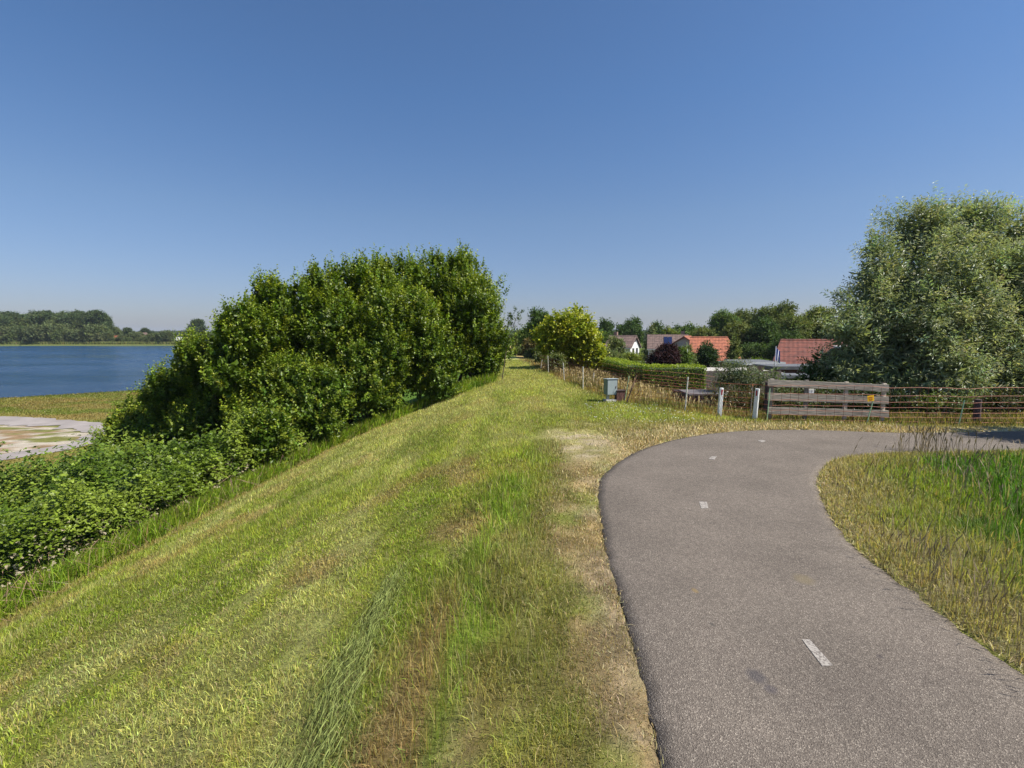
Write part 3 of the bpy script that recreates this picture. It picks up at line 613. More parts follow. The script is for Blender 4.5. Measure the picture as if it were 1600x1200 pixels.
# the row of big dark green shrubs left of the crest
SH = [  # centre px, top px, half width px, distance, label
    (708, 399, 76, 27.0, 'tallest glossy green shrub, at the right end of the row beside the crest'),
    (612, 408, 76, 25.2, 'tall flat-topped green shrub left of the tallest one'),
    (535, 419, 62, 24.0, 'full green shrub in the middle of the row with upright shoots'),
    (452, 444, 58, 22.6, 'green shrub with ragged shoots against the sky, stepping down to the left'),
    (395, 487, 52, 21.2, 'rounded green shrub with yellow green leaves below the sky line, over the slope'),
    (330, 534, 52, 22.0, 'green shrub standing in front of the far shore'),
    (268, 592, 44, 23.0, 'shrub in front of the lake shore, sprawling down the slope'),
    (212, 645, 40, 24.0, 'lowest and leftmost shrub of the row, beside the turn of the low path')]
GS = 'big shrubs in a row down the dike slope'
for i, (px, py, hw, Y, lab) in enumerate(SH):
    y_ = Y; x, _, zt = U(px, py, Y); r = hw / 800 * Y; gz = float(height(x, Y)); hh = zt - gz
    bl = [(x, Y, zt - r * .95, r * .85, r * .95, r * .85)]
    nb = 7
    for j in range(nb):
        a_ = j / nb * 6.283 + i; q = random.uniform(.5, .72)
        zc = gz + hh * random.uniform(.25, .62); bl.append((x + math.cos(a_) * r * .62, Y + math.sin(a_) * r * .9, zc, r * q, r * q, min(r * q * 1.1, zc - gz + .35)))
    bl.append((x - r * .3, Y - r * .2, zt - r * .75, r * .6, r * .6, r * .65)); bl.append((x + r * .35, Y, zt - r * .8, r * .6, r * .6, r * .6))
    for j in range(12):     # upright plumes along the top
        a_ = random.uniform(0, 6.283); q = random.uniform(.1, .85) * r; bl.append((x + math.cos(a_) * q, y_ + math.sin(a_) * q, zt - r * .95 + r * .85 * math.sqrt(max(0, 1 - (q / r) ** 2)) + random.uniform(-.05, .12), .17, .17, random.uniform(.35, .6)))
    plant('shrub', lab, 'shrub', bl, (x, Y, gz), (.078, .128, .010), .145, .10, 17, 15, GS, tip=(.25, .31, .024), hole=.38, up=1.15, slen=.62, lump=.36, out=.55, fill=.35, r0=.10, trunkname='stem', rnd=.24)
# lower skirts in front, each a shrub of its own
SK = [(410, 640, 38, 17.3, 'small bright green bush at the foot of the row where the brambles end'),
      (452, 560, 46, 20.4, 'bush in the hollow of the row just above the brambles'),
      (408, 535, 40, 21.6, 'bush closing the gap between the stepped shrubs above the brambles'),
      (492, 575, 52, 20.2, 'dark bush hanging over the mown edge in the row'),
      (572, 505, 60, 22.2, 'dense bush with deep gaps in front of the tall shrubs'),
      (655, 500, 58, 23.8, 'dense bush in front of the tallest shrub, over the long grass'),
      (735, 478, 40, 26.6, 'narrow bush bordering the mown crest, right edge of the row')]
for i, (px, py, hw, Y, lab) in enumerate(SK):
    x, _, zt = U(px, py, Y); r = hw / 800 * Y; gz = float(height(x, Y)); hh = zt - gz
    bl = [(x, Y, gz + hh * .55, r, r * .8, hh * .45)]
    for j in range(6):
        a_ = j * 1.05 + i; bl.append((x + math.cos(a_) * r * .55, Y + math.sin(a_) * r * .5, gz + hh * random.uniform(.3, .75), r * .55, r * .5, hh * .25))
    plant('bush', lab, 'bush', bl, (x, Y, gz), (.074, .128, .012), .14, .095, 17, 15, 'lower bushes in front of the big shrubs', tip=(.22, .275, .024), hole=.38, up=.8, slen=.55, lump=.36, out=.6, fill=.35, r0=.06, trunkname='stem', rnd=.35, zmin=-.95)
# one thin branch sticking out over the crest at the right end
x, y, z = U(792, 505, 26.2); root = empty('sapling', (x - .25, y, float(height(x - .25, y)))); tag(root, 'thin sapling branch reaching out to the right of the shrub row', 'sapling')
b0 = Vector((0, 0, 0)); t_ = Vector(U(812, 484, 26.2)) - root.location; MB().tube([b0, b0.lerp(t_, .5) + Vector((-.15, 0, .3)), t_], [.03, .02, .006], 5).build('stem', M_bark, root)
bl = [tuple(Vector(U(a_, b_, 26.2)) - root.location) + (.2, .2, .2) for a_, b_ in [(812, 484), (804, 493), (800, 500), (797, 512), (806, 502), (795, 525), (794, 540)]]
V, C = crown_geo(bl, 26, 10, .10, .06, (.06, .10, .015), up=.5, slen=.25, fill=0); np_obj('foliage', V, quads(len(V)), M_leaf, root, C)

# bramble thicket along the foot
def thicket():
    n_ = 300000; X = rng.uniform(-30, -5.5, n_); Y = rng.uniform(3.5, 26, n_)
    fx = footx(Y); inside = fx - X
    ext = np.interp(Y, [3, 9, 14, 17, 20, 26], [9, 10.5, 10, 8.5, 9, 9]); k_ = (inside > .25) & (inside < ext) & (X > -Y * 1.25)
    X, Y = X[k_], Y[k_]; inside = inside[k_]; ext = ext[k_]
    H = np.clip(inside / .9, 0, 1) ** .6 * (1.95 + .9 * (fbm(X * .35, Y * .35, 201, 3) - .5) + 1.9 * (fbm(X * .9, Y * .9, 207, 2) - .5) + .6 * (fbm(X * 3, Y * 3, 209, 2) - .5)) * sm(0, 1.2, ext - inside)
    gz = height(X, Y); f_ = np.where(rng.uniform(0, 1, len(X)) < .75, rng.uniform(.80, 1.05, len(X)), rng.uniform(.1, .85, len(X)))
    f_ = np.where(rng.uniform(0, 1, len(X)) < .04, rng.uniform(1.05, 1.3, len(X)), f_); P = np.stack([X, Y, gz + H * f_], -1); n_ = len(P)
    # each spray: three leaflets
    A0 = nrm(rng.normal(size=(n_, 3)) * np.array([1, 1, .35]) + np.array([.25, -.35, .1])); up = nrm(np.array([.15, -.25, 1]) + rng.normal(size=(n_, 3)) * .45)
    S0 = nrm(np.cross(A0, up)); sc = rng.uniform(.7, 1.3, n_); Vs = []; Cs = []
    far = np.clip(np.hypot(X, Y) / 15, .8, 1.3)
    base = mixc(np.broadcast_to(np.array([.10, .16, .016]), (n_, 3)), np.array([.19, .25, .03]), sm(.42, .6, fbm(X * .8, Y * .8, 211, 3))) * rng.uniform(.5, 1.5, (n_, 1))
    base = np.where((fbm(X * .5, Y * .5, 233, 2) > .56)[:, None], base * np.array([.68, .74, .5]), base); dead = (inside < 1.3) & (f_ < .7) & (fbm(X * .9, Y * .9, 222, 2) > .5) & (rng.uniform(0, 1, n_) < .6); base[dead] = np.array([.42, .36, .25]) * rng.uniform(.7, 1.2, (dead.sum(), 1))
    for a_, b_, c_ in ((1, 0, 1), (.35, .9, .85), (.35, -.9, .85)):
        Vs.append(leafq(P, A0 * a_ + S0 * b_, up, .07 * sc * far * c_, .055 * sc * far * c_)); Cs.append(np.repeat(base, 4, 0))
    V = np.concatenate(Vs); o = np_obj('brambles', V, quads(len(V)), M_leaf, None, np.clip(np.concatenate(Cs), 0, .8))
    kind(o, 'stuff', 'thick tangle of bright green brambles along the foot of the dike slope', 'brambles')
    b_ = MB()
    for _ in range(420):
        y = random.uniform(5, 19); x = float(footx(y)) - random.uniform(.1, 1.6); z = float(height(x, y)); a_ = random.uniform(0, 6.28); l_ = random.uniform(.5, 1.3)
        b_.tube([(x, y, z), (x + math.cos(a_) * l_ * .4, y + math.sin(a_) * l_ * .4, z + l_ * .55), (x + math.cos(a_) * l_, y + math.sin(a_) * l_, z + l_ * .35)], [.008, .006, .003], 3, False)
    kind(b_.build('bramble_canes', plain('cane', (.22, .13, .09), .8, .4, 20)), 'stuff', 'thin brown bramble canes at the front of the thicket', 'brambles')
thicket()

# willow on the right
random.seed(5); rng = np.random.default_rng(5)
WB = [(1352, 492, 42), (1378, 432, 40), (1432, 372, 42), (1500, 368, 44), (1585, 378, 46), (1402, 470, 55), (1470, 440, 66), (1550, 440, 66), (1365, 552, 46), (1440, 545, 66), (1530, 560, 66), (1620, 440, 70), (1650, 380, 40), (1690, 450, 80), (1620, 560, 70), (1700, 560, 70), (1330, 520, 26), (1455, 345, 26), (1520, 340, 24), (1340, 580, 40), (1366, 392, 16), (1772, 500, 70), (1390, 585, 44), (1475, 592, 48), (1560, 598, 48), (1425, 500, 50), (1500, 500, 50), (1590, 510, 50)]
Yw = 19.5; bl = []
for px, py, r in WB:
    yy = Yw + 1.1 - 3.2 * (py - 340) / 260 + random.uniform(-.5, .5); x, y, z = U(px, py, yy); rr = r / 800 * yy; bl.append((x, y, z, rr, rr * 1.15, rr))
x, y, _ = U(1490, 560, Yw); base = (x, y, float(height(x, y)))
plant('willow_tree', 'large silvery green willow with fine narrow leaves at the right edge behind the netting', 'tree', bl, base, (.235, .275, .15), .19, .050, 15, 20, None, M_willow, .28, 'trunk', M_barkw, tip=(.40, .44, .28), up=.8, slen=.8, out=.5, droop=.22, fill=.3, spread=2, rnd=.5, lump=.4, zmin=-.9, hole=.40)
# second layer of blobs reaching behind, its own tree
bl = [(U(px, py, 24)[0], 24 + random.uniform(-1, 1), U(px, py, 24)[2], r / 800 * 24, r / 800 * 24, r / 800 * 24) for px, py, r in [(1400, 560, 60), (1480, 500, 70), (1560, 470, 80), (1650, 500, 90), (1500, 590, 60), (1600, 590, 60), (1720, 560, 80), (1360, 590, 36)]]
x, y, _ = U(1540, 560, 24); base = (x, y, float(height(x, y)))
plant('leafy_tree', 'dark green tree filling the gaps behind the silvery willow', 'tree', bl, base, (.06, .09, .022), .2, .11, 5, 14, None, M_leaf, .2, 'trunk', M_bark, up=.4, slen=.8, fill=.5)
# tree standing just outside the picture, whose shadow falls on the path
bl = [(15.2, 10.6, 4.6, 1.0, 1.0, .9), (14.7, 10.3, 4.0, .8, .8, .7), (15.7, 10.8, 4.0, .8, .8, .8)]
plant('young_tree', 'young slender tree just outside the picture on the right whose shadow falls on the path', 'tree', bl, (15.2, 10.6, float(height(15.2, 10.6))), (.07, .11, .02), .14, .08, 14, 12, None, M_leaf, .07, 'trunk', M_bark, fill=.3)

def simple_tree(label, px, py, wpx, Y, tone, style='round', group='garden trees around the houses', name='tree', cat='tree', leaf=None, base=None, up=.35):
    x, y, zt = U(px, py, Y); gz = float(height(x, y)); H = zt - gz; w_ = wpx / 800 * Y / 2; Lf = leaf or max(.13, Y * .0042)
    bl = []
    if style == 'column':
        for j in range(5):
            t = j / 4; bl.append((x, y, gz + H * (.15 + .7 * t), w_ * (1 - .55 * t ** 1.5), w_ * (1 - .55 * t ** 1.5), H * .16))
    elif style == 'cone':
        for j in range(7):
            t = j / 6; rr = w_ * (1 - .8 * t) ; bl.append((x, y, gz + H * (.12 + .76 * t), rr, rr, H * .13))
    else:
        nb = 9; cz = gz + H * .6; rz_ = H * .4
        bl.append((x, y, cz, w_ * .62, w_ * .62, rz_ * .8))
        for j in range(nb):
            a_ = random.uniform(0, 6.28); e = random.uniform(-.8, 1.2); ce, se = math.cos(e), math.sin(e); q = random.uniform(.32, .5)
            bl.append((x + math.cos(a_) * ce * w_ * .66, y + math.sin(a_) * ce * w_ * .66, cz + se * rz_ * .66, w_ * q, w_ * q, min(w_ * q, rz_ * .55)))
        if style == 'bush':
            for j in range(4): a_ = j * 1.57; bl.append((x + math.cos(a_) * w_ * .5, y + math.sin(a_) * w_ * .5, gz + H * .25, w_ * .5, w_ * .5, H * .26))
    la = Lf * Lf * .6 * .5; n_ = 1.5 / (la * 7)
    return plant(name, label, cat, bl, (x, y, gz), tone, Lf, Lf * .62, n_, 7, group, M_farleaf if Y > 40 else M_leaf, max(.12, H * .03), 'trunk', M_bark, up=up, slen=Lf * 2.2, fill=.4, lump=.3, rnd=.5, spread=1.5)
DK = (.060, .105, .022); MD = (.098, .155, .028); OL = (.135, .16, .04); BR = (.155, .19, .025); LG = (.14, .17, .06); BN = (.16, .13, .045)
T = [
 (884, 512, 64, 52, BR, 'round', 'bright green tree just left of and behind the lime green tree'),
 (846, 484, 52, 50, DK, 'round', 'dark green tree rising at the end of the crest path'),
 (830, 508, 40, 62, MD, 'bush', 'mid green bushy tree right beside the vanishing crest'),
 (830, 528, 26, 56, BN, 'bush', 'rusty brown green bush below the dark tree at the crest'),
 (810, 520, 18, 78, OL, 'bush', 'small olive bush farthest along the crest'),
 (946, 498, 28, 112, DK, 'round', 'tall dark tree with narrow top right behind the lime green tree'),
 (925, 512, 46, 85, MD, 'round', 'mid green tree half behind the lime green tree'),
 (986, 498, 42, 116, DK, 'round', 'broad dark tree with flat crown rising behind the white gable'),
 (1018, 509, 30, 90, LG, 'cone', 'grey green conical tree left of the house with solar panels'),
 (962, 524, 26, 66, LG, 'round', 'grey green weeping tree left of the white gable'),
 (1030, 502, 26, 118, DK, 'round', 'dark tree above the brown roof with solar panels'),
 (1046, 512, 30, 112, BR, 'round', 'light green round tree above the solar panels'),
 (1064, 508, 30, 125, DK, 'round', 'distant dark tree above the orange gable'),
 (1082, 509, 34, 120, MD, 'round', 'distant mid green tree right of the orange gable'),
 (1098, 508, 40, 84, OL, 'round', 'olive brown tree behind the conifer bush'),
 (1128, 488, 56, 92, MD, 'round', 'tall leafy tree above the orange roofed house'),
 (1170, 486, 62, 96, OL, 'round', 'tall olive tree left of the wide olive tree'),
 (1152, 505, 44, 72, OL, 'round', 'olive tree in front of the tall trees, above the column shaped one'),
 (1216, 469, 74, 84, (.12, .15, .035), 'round', 'highest and widest olive tree above the flagpole'),
 (1194, 500, 60, 70, DK, 'round', 'dark round tree between the orange roof and the flagpole'),
 (1240, 492, 60, 74, OL, 'round', 'broad olive tree directly above the big red roof'),
 (1280, 476, 60, 86, BR, 'round', 'bright green tall tree left of the silvery willow'),
 (1322, 486, 60, 80, MD, 'round', 'mid green tree behind the left flank of the willow'),
 (1380, 470, 70, 84, MD, 'round', 'tree hidden behind the willow'),
 (1147, 530, 26, 52, OL, 'column', 'slim column shaped tree right of the orange roofed house'),
 (1104, 527, 38, 48, (.03, .062, .016), 'bush', 'dense dark green round conifer in front of the orange roofed house'),
 (1036, 541, 52, 43, (.034, .012, .014), 'bush', 'dark purple red maple behind the clipped hedge'),
 (1064, 540, 26, 44, MD, 'bush', 'mid green bush between the purple maple and the dark conifer'),
 (1076, 536, 20, 46, LG, 'round', 'small grey green tree beside the dark conifer'),
 (984, 554, 40, 50, BR, 'bush', 'light yellow green shrub below the white gable'),
 (955, 548, 34, 47, LG, 'bush', 'grey green shrub left of the yellow green shrub'),
 (1178, 566, 52, 47, (.13, .19, .025), 'bush', 'bright yellow green clipped bush above the flat roofs'),
 (1182, 538, 60, 66, DK, 'bush', 'dark shrubbery under the olive trees left of the flagpole'),
 (1230, 520, 60, 62, DK, 'bush', 'dark shrubbery behind the big red roof'),
 (1135, 545, 34, 70, DK, 'bush', 'dark shrub under the tall trees right of the orange roof'),
 (905, 530, 40, 62, DK, 'bush', 'dark shrub mass behind the trunk of the lime green tree'),
]
for t in T: simple_tree(t[6], t[0], t[1], t[2], t[3], t[4], t[5])
# lime green tree by the far netting
Yl = 34.0; bl = []
for px, py, r in [(892, 500, 14), (905, 488, 7), (880, 520, 24), (905, 515, 24), (862, 530, 22), (918, 540, 20), (896, 545, 24), (868, 552, 14), (925, 560, 16), (912, 568, 14), (885, 560, 14), (848, 527, 12), (858, 540, 18), (928, 552, 16), (875, 505, 16), (915, 525, 18), (935, 570, 11), (898, 530, 24), (860, 518, 14), (872, 545, 18)]:
    x, y, z = U(px, py, Yl + random.uniform(-.8, .8)); rr = r / 800 * Yl * .92; bl.append((x, y, z, rr, rr, rr * .9))
x, y, _ = U(893, 575, Yl); plant('field_maple', 'bright yellow green tree with loose crown beside the far end of the netting', 'tree', bl, (x, y, float(height(x, y))), (.20, .25, .014), .20, .14, 24, 8, None, M_leaf, .11, 'trunk', M_bark, tip=(.42, .44, .03), up=.25, slen=.5, out=.8, fill=.25, lump=.4, hole=.22)
for px, py, wd_, Y, lab in [(868, 556, 26, 31, 'grey green weedy bush at the fence post where the netting turns'), (847, 552, 20, 40, 'low grey green bush by the far crest'), (831, 549, 20, 52, 'low bush at the edge of the distant crest path'), (812, 545, 16, 56, 'tiny bush on the right edge of the crest far away')]:
    simple_tree(lab, px, py, wd_, Y, LG, 'bush', 'low bushes along the far netting', 'bush', 'bush')
# shrubs behind the netting near the plank fence
def near_shrub(label, blp, Y, tone, tip, L, Wd, dens=24, lps=12, lm=None, hole=0, name='bush'):
    bl = []
    for px, py, r in blp:
        yy = Y + random.uniform(-.3, .3); x, y, z = U(px, py, yy); rr = r / 800 * yy; bl.append((x, y, z, rr, rr, rr * .9))
    x, y = np.mean([b_[0] for b_ in bl]), Y
    return plant(name, label, 'bush', bl, (x, y, float(height(x, y))), tone, L, Wd, dens, lps, None, lm or M_leaf, .03, 'stem', M_bark, tip=tip, up=.6, slen=.4, out=.5, fill=.25, lump=.3, hole=hole, spread=1.6)
near_shrub('silvery grey green bush behind the white marker posts, in front of the flat roofs', [(1135, 592, 18), (1150, 585, 17), (1168, 592, 18), (1185, 600, 14), (1125, 600, 12), (1160, 607, 18), (1140, 575, 8)], 18.2, (.11, .14, .07), (.25, .28, .17), .11, .03, 26, 14, M_willow, .3)
near_shrub('tangled dark bush with reddish twigs behind the netting between the marker posts', [(1115, 630, 14), (1135, 622, 18), (1155, 628, 20), (1178, 624, 18), (1192, 632, 14), (1148, 642, 14), (1170, 644, 12)], 16.6, (.085, .075, .03), (.15, .17, .05), .07, .035, 30, 12, None, .34)
near_shrub('low green bush seen between the planks of the wooden fence', [(1215, 618, 16), (1240, 622, 16), (1265, 618, 16), (1225, 636, 14), (1255, 636, 14), (1285, 628, 14), (1290, 610, 12)], 16.2, (.075, .10, .03), (.14, .18, .06), .08, .035, 26, 12)
near_shrub('bright green leafy bush above the left half of the plank fence, below the red roof', [(1270, 575, 12), (1282, 560, 9), (1268, 592, 14), (1290, 590, 16), (1300, 575, 14), (1250, 594, 9), (1310, 595, 16)], 19.5, (.07, .12, .02), (.15, .2, .035), .12, .06, 22, 12)
near_shrub('thin sprig of grey green leaves rising left of the plank fence', [(1211, 580, 5), (1212, 592, 7), (1205, 600, 8), (1222, 598, 8)], 17.4, (.10, .14, .05), (.2, .24, .1), .09, .04, 30, 10)
near_shrub('dark bush behind the right half of the plank fence', [(1320, 620, 18), (1350, 615, 18), (1375, 622, 16), (1340, 636, 16), (1365, 640, 14), (1400, 625, 16)], 16.4, (.03, .05, .015), (.05, .08, .02), .09, .05, 24, 12)
near_shrub('pale leafy bramble bush behind the netting right of the plank fence', [(1440, 636, 12), (1460, 630, 14), (1480, 634, 14), (1495, 640, 12), (1452, 646, 10), (1505, 628, 10)], 15.3, (.10, .13, .035), (.2, .24, .08), .08, .05, 30, 10)
near_shrub('low shady undergrowth behind the netting at the right edge of the picture', [(1540, 636, 14), (1565, 632, 16), (1590, 636, 16), (1620, 632, 18), (1525, 646, 10)], 16.0, (.045, .05, .018), (.09, .11, .03), .09, .05, 24, 10)

# ------------------------------------------------------------ clipped hedge
def hedge(name, label, boxes, tone, top, Lf=.075, dens=420):
    x0, y0 = boxes[0][0], boxes[0][2]; z0 = min(b_[4] for b_ in boxes); root = empty(name, (x0, y0, z0)); tag(root, label, 'hedge')
    core = MB(); Vs, Cs = [], []
    for (xa, xb, ya, yb, za, zb, sk) in boxes:
        core.box(((xa + xb) / 2 - x0, (ya + yb) / 2 - y0, (za + zb) / 2 - .06 - z0), (xb - xa - .16, yb - ya - .16, zb - za - .1))
        for fx_, area in (('t', (xb - xa) * (yb - ya)), ('f', (xb - xa) * (zb - za)), ('l', (yb - ya) * (zb - za)), ('r', (yb - ya) * (zb - za))):
            n_ = int(area * dens); u, v = rng.uniform(0, 1, n_), rng.uniform(0, 1, n_); j = rng.normal(0, .03, n_)
            if fx_ == 't': P = np.stack([xa + u * (xb - xa), ya + v * (yb - ya), zb + j], -1); nn = (0, 0, 1)
            elif fx_ == 'f': P = np.stack([xa + u * (xb - xa), ya + j, za + v * (zb - za)], -1); nn = (0, -1, 0)
            elif fx_ == 'l': P = np.stack([xa + j, ya + u * (yb - ya), za + v * (zb - za)], -1); nn = (-1, 0, 0)
            else: P = np.stack([xb + j, ya + u * (yb - ya), za + v * (zb - za)], -1); nn = (1, 0, 0)
            P = P - np.array([x0, y0, z0]); nn = np.array(nn, float); P = P + nn * (fbm(P[:, 0] * 1.2 + P[:, 2], P[:, 1] * 1.2, 7, 2) - .5)[:, None] * .12
            A = nrm(rng.normal(size=(n_, 3)) * .8 + nn * .5 + np.array([0, 0, .3])); Nn = nrm(nn * .7 + rng.normal(size=(n_, 3)) * .5)
            c = np.where((rng.uniform(0, 1, (n_, 1)) < (.75 if fx_ == 't' else .2)), np.array([top]), np.array([tone])) * rng.uniform(.7, 1.3, (n_, 1))
            Vs.append(leafq(P, A, Nn, np.full(n_, Lf), np.full(n_, Lf * .55))); Cs.append(np.repeat(c, 4, 0))
    core.build('branches', plain('hedge_inside', (.03, .045, .012), .95, .3, 9), root)
    V = np.concatenate(Vs); np_obj('foliage', V, quads(len(V)), M_leaf, root, np.concatenate(Cs)); return root
hedge('clipped_hedge', 'long clipped green hedge bent at a corner, behind the grey cabinet and netting', [(6.9, 9.75, 25.6, 26.9, -1.2, .66, 0), (6.1, 7.0, 26.9, 34.2, -1.8, .68, 0)], (.13, .21, .02), (.33, .40, .035))
hedge('clipped_hedge', 'short clipped hedge farther back, left of the purple maple', [(9.0, 11.6, 44.0, 45, -3, -.15, 0)], (.055, .10, .014), (.16, .21, .025), .12, 160)

# ------------------------------------------------------------ orange electric netting
def gz(x, y): return float(height(x, y))
def dense_pts(P, st=.45):
    out = []
    for (ax, ay), (bx, by) in zip(P[:-1], P[1:]):
        L = math.hypot(bx - ax, by - ay); k = max(1, int(L / st))
        for i in range(k): out.append((ax + (bx - ax) * i / k, ay + (by - ay) * i / k))
    return out + [P[-1]]
def netting(label, P, stakes, H=.95, r=.0055, drop=0):
    root = empty('netting_fence', (P[0][0], P[0][1], gz(*P[0]))); tag(root, label, 'fence'); o = root.location
    Q = dense_pts(P, .21); b_ = MB(); lv = [.05, .17, .29, .42, .56, .72, .93]
    zs = [gz(x, y) for x, y in Q]; sag = [(.022 * math.sin(i * .27) + .012 * math.sin(i * .83)) for i in range(len(Q))]
    for k, h in enumerate(lv):
        b_.tube([(x - o.x, y - o.y, z - o.z + h * H / .93 + s_ * h - drop) for (x, y), z, s_ in zip(Q, zs, sag)], r * (1.15 if k == 6 else 1), 3, False)
    for (x, y), z, s_ in zip(Q, zs, sag):
        b_.tube([(x - o.x, y - o.y, z - o.z + .03), (x - o.x + random.uniform(-.02, .02), y - o.y, z - o.z + H + s_ * .93 - drop)], r * .75, 3, False)
    b_.build('netting', M_net, root)
    for (bx, by, tx, ty, m_) in stakes:
        x, y = W(bx, by); x2, y2, z2 = U(tx, ty, y); z = gz(x, y)
        s_ = MB().tube([(x - o.x, y - o.y, z - .1 - o.z), (x2 - o.x, y - o.y, z2 - o.z)], .013 if m_ is not M_stakew else .02, 7).build('stake', m_, root)
    return root
FN = [q for q in FENCE[3:]]
netting('long orange electric netting on thin stakes running along the crest and the bend', FN[:-1],
        [(844, 579, 847, 562, M_stakew), (857, 584, 856, 556, M_stakew), (882, 597, 880, 567, M_stakew), (911, 609, 911, 573, M_stakew), (975, 629, 983, 587, M_stakeg), (1070, 643, 1075, 589, M_stakew), (1198, 657, 1203, 607, M_stakeg), (1353, 661, 1364, 627, M_stakeg), (1497, 664, 1507, 625, M_stakeg)])
netting('back run of orange netting in front of the clipped hedge', [W(844, 579), (3.2, 31), (4.6, 27), (6.3, 24.6), (9.8, 24.2), (13, 22)], [(878, 582, 879, 563, M_stakew), (927, 596, 928, 582, M_stakew)])

# ------------------------------------------------------------ grey cabinet on a post
x, y = W(950, 629); z0 = gz(x, y); cab = empty('utility_cabinet', (x, y, z0), R(14)); tag(cab, 'grey metal cabinet on a short post in the grass by the netting', 'cabinet')
zt = U(956, 593, y)[2] - z0; zb = U(956, 617, y)[2] - z0; hh = zt - zb
MB().box((.12, .1, (zt + zb) / 2), (.36, .30, hh), bev=.012).build('housing', M_cab_shade, cab)
MB().box((.12, -.062, (zt + zb) / 2), (.35, .022, hh - .02), bev=.006).build('door', M_cab, cab)
MB().box((.12, .09, zt + .012), (.41, .36, .025), rot=(R(-3), 0, 0), bev=.006).build('lid', M_cab, cab)
MB().box((.02, .08, zb / 2), (.09, .07, zb + .1)).build('post', M_steel, cab)
MB().box((.08, .04, .03), (.36, .28, .10), bev=.01).build('foot', M_conc, cab)
MB().box((.24, -.078, (zt + zb) / 2), (.02, .012, .07)).build('handle', M_blk, cab)
x, y = W(971, 630); y += .25; z0 = gz(x, y); bx_ = empty('wooden_box', (x, y, z0), R(8)); tag(bx_, 'small dark brown slatted box standing just right of the grey cabinet', 'box')
b_ = MB()
for i in range(4): b_.box((-.105 + i * .07, -.1, .2), (.062, .015, .36))
for i in range(3): b_.box((.14, -.07 + i * .085, .2), (.015, .075, .36))
for i in range(3): b_.box((-.14, -.07 + i * .085, .2), (.015, .075, .36))
b_.box((0, .12, .2), (.28, .015, .36)); b_.build('slats', M_redwood, bx_)
MB().box((0, .01, .39), (.32, .27, .025)).build('lid', M_darkwood, bx_)
x, y = W(978, 632); x2, y2, z2 = U(995, 586, y); st = empty('wooden_stake', (x, y, gz(x, y))); tag(st, 'dark wooden stake leaning right beside the grey cabinet', 'stake')
d_ = Vector((x2 - x, 0, z2 - gz(x, y)))
MB().tube([(0, 0, -.05), d_ * .55], [.022, .02], 8).build('shaft', M_darkwood, st); MB().tube([d_ * .55, d_], [.02, .014], 8).build('tip', plain('reddish_wood', (.32, .17, .11), .8, .2, 20), st)

# hutch with flat roof
hx, hy = 6.1, 17.7; z0 = gz(6.8, 18.5); hu = empty('animal_hutch', (6.85, 18.6, z0)); tag(hu, 'low wooden hutch with grey flat roof behind the netting', 'hutch')
zr = U(1080, 616, 17.6)[2] - z0
MB().poly([(-.72, -1.0, zr - .04), (.72, -1.0, zr - .02), (.8, .2, zr + .0), (-.7, .2, zr - .01)], (0, 0, .04)).build('roof', plain('grey_roofing', (.11, .095, .095), .85, .2, 5), hu)
b_ = MB()
for i in range(11): b_.box((-.72 + i * .145, -.9, zr * .42), (.05, .03, zr * .88))
for h_ in (.12, .32): b_.box((0, -.93, h_ * zr / .5), (1.5, .03, .06))
b_.build('slats', M_redwood, hu)
b_ = MB(); b_.box((0, .8, zr / 2), (1.5, .04, zr - .06)); b_.box((-.72, 0, zr / 2), (.04, 1.7, zr - .06)); b_.box((.72, 0, zr / 2), (.04, 1.7, zr - .06)); b_.build('walls', M_darkwood, hu)

# white marker posts
def marker(px, by, ty, rz, label, lean):
    x, y = W(px, by); z = gz(x, y); h_ = U(px, ty, y)[2] - z; r_ = empty('marker_post', (x, y, z), R(rz)); r_.rotation_euler = (0, R(lean), R(rz)); tag(r_, label, 'post', 'white marker posts by the bend')
    MB().box((0, 0, h_ / 2 - .03), (.115, .07, h_ + .06), bev=.012, taper=.92).build('shaft', M_white, r_)
    MB().box((0, -.034, h_ - .12), (.04, .012, .15), bev=.004).build('reflector', M_refl, r_)
    return r_
marker(1124, 650, 606, 8, 'left white marker post with a dark red reflector, beside the bend', 2.5)
marker(1179, 655, 607, -52, 'right white marker post turned sideways, next to a wooden stake', 3)
x, y = W(1175, 653); y += .12; z = gz(x, y); h_ = U(1176, 600, y)[2] - z; s_ = empty('wooden_stake', (x, y, z)); s_.rotation_euler = (0, R(2), 0); tag(s_, 'thin weathered stake with an orange tip behind the right marker post', 'stake')
MB().tube([(0, 0, -.05), (0, 0, h_ - .06)], .016, 7).build('shaft', M_barkw, s_); MB().tube([(0, 0, h_ - .06), (0, 0, h_ + .01)], [.018, .008], 7).build('tip', plain('orange_paint', (.5, .2, .07), .6, .1, 20), s_)

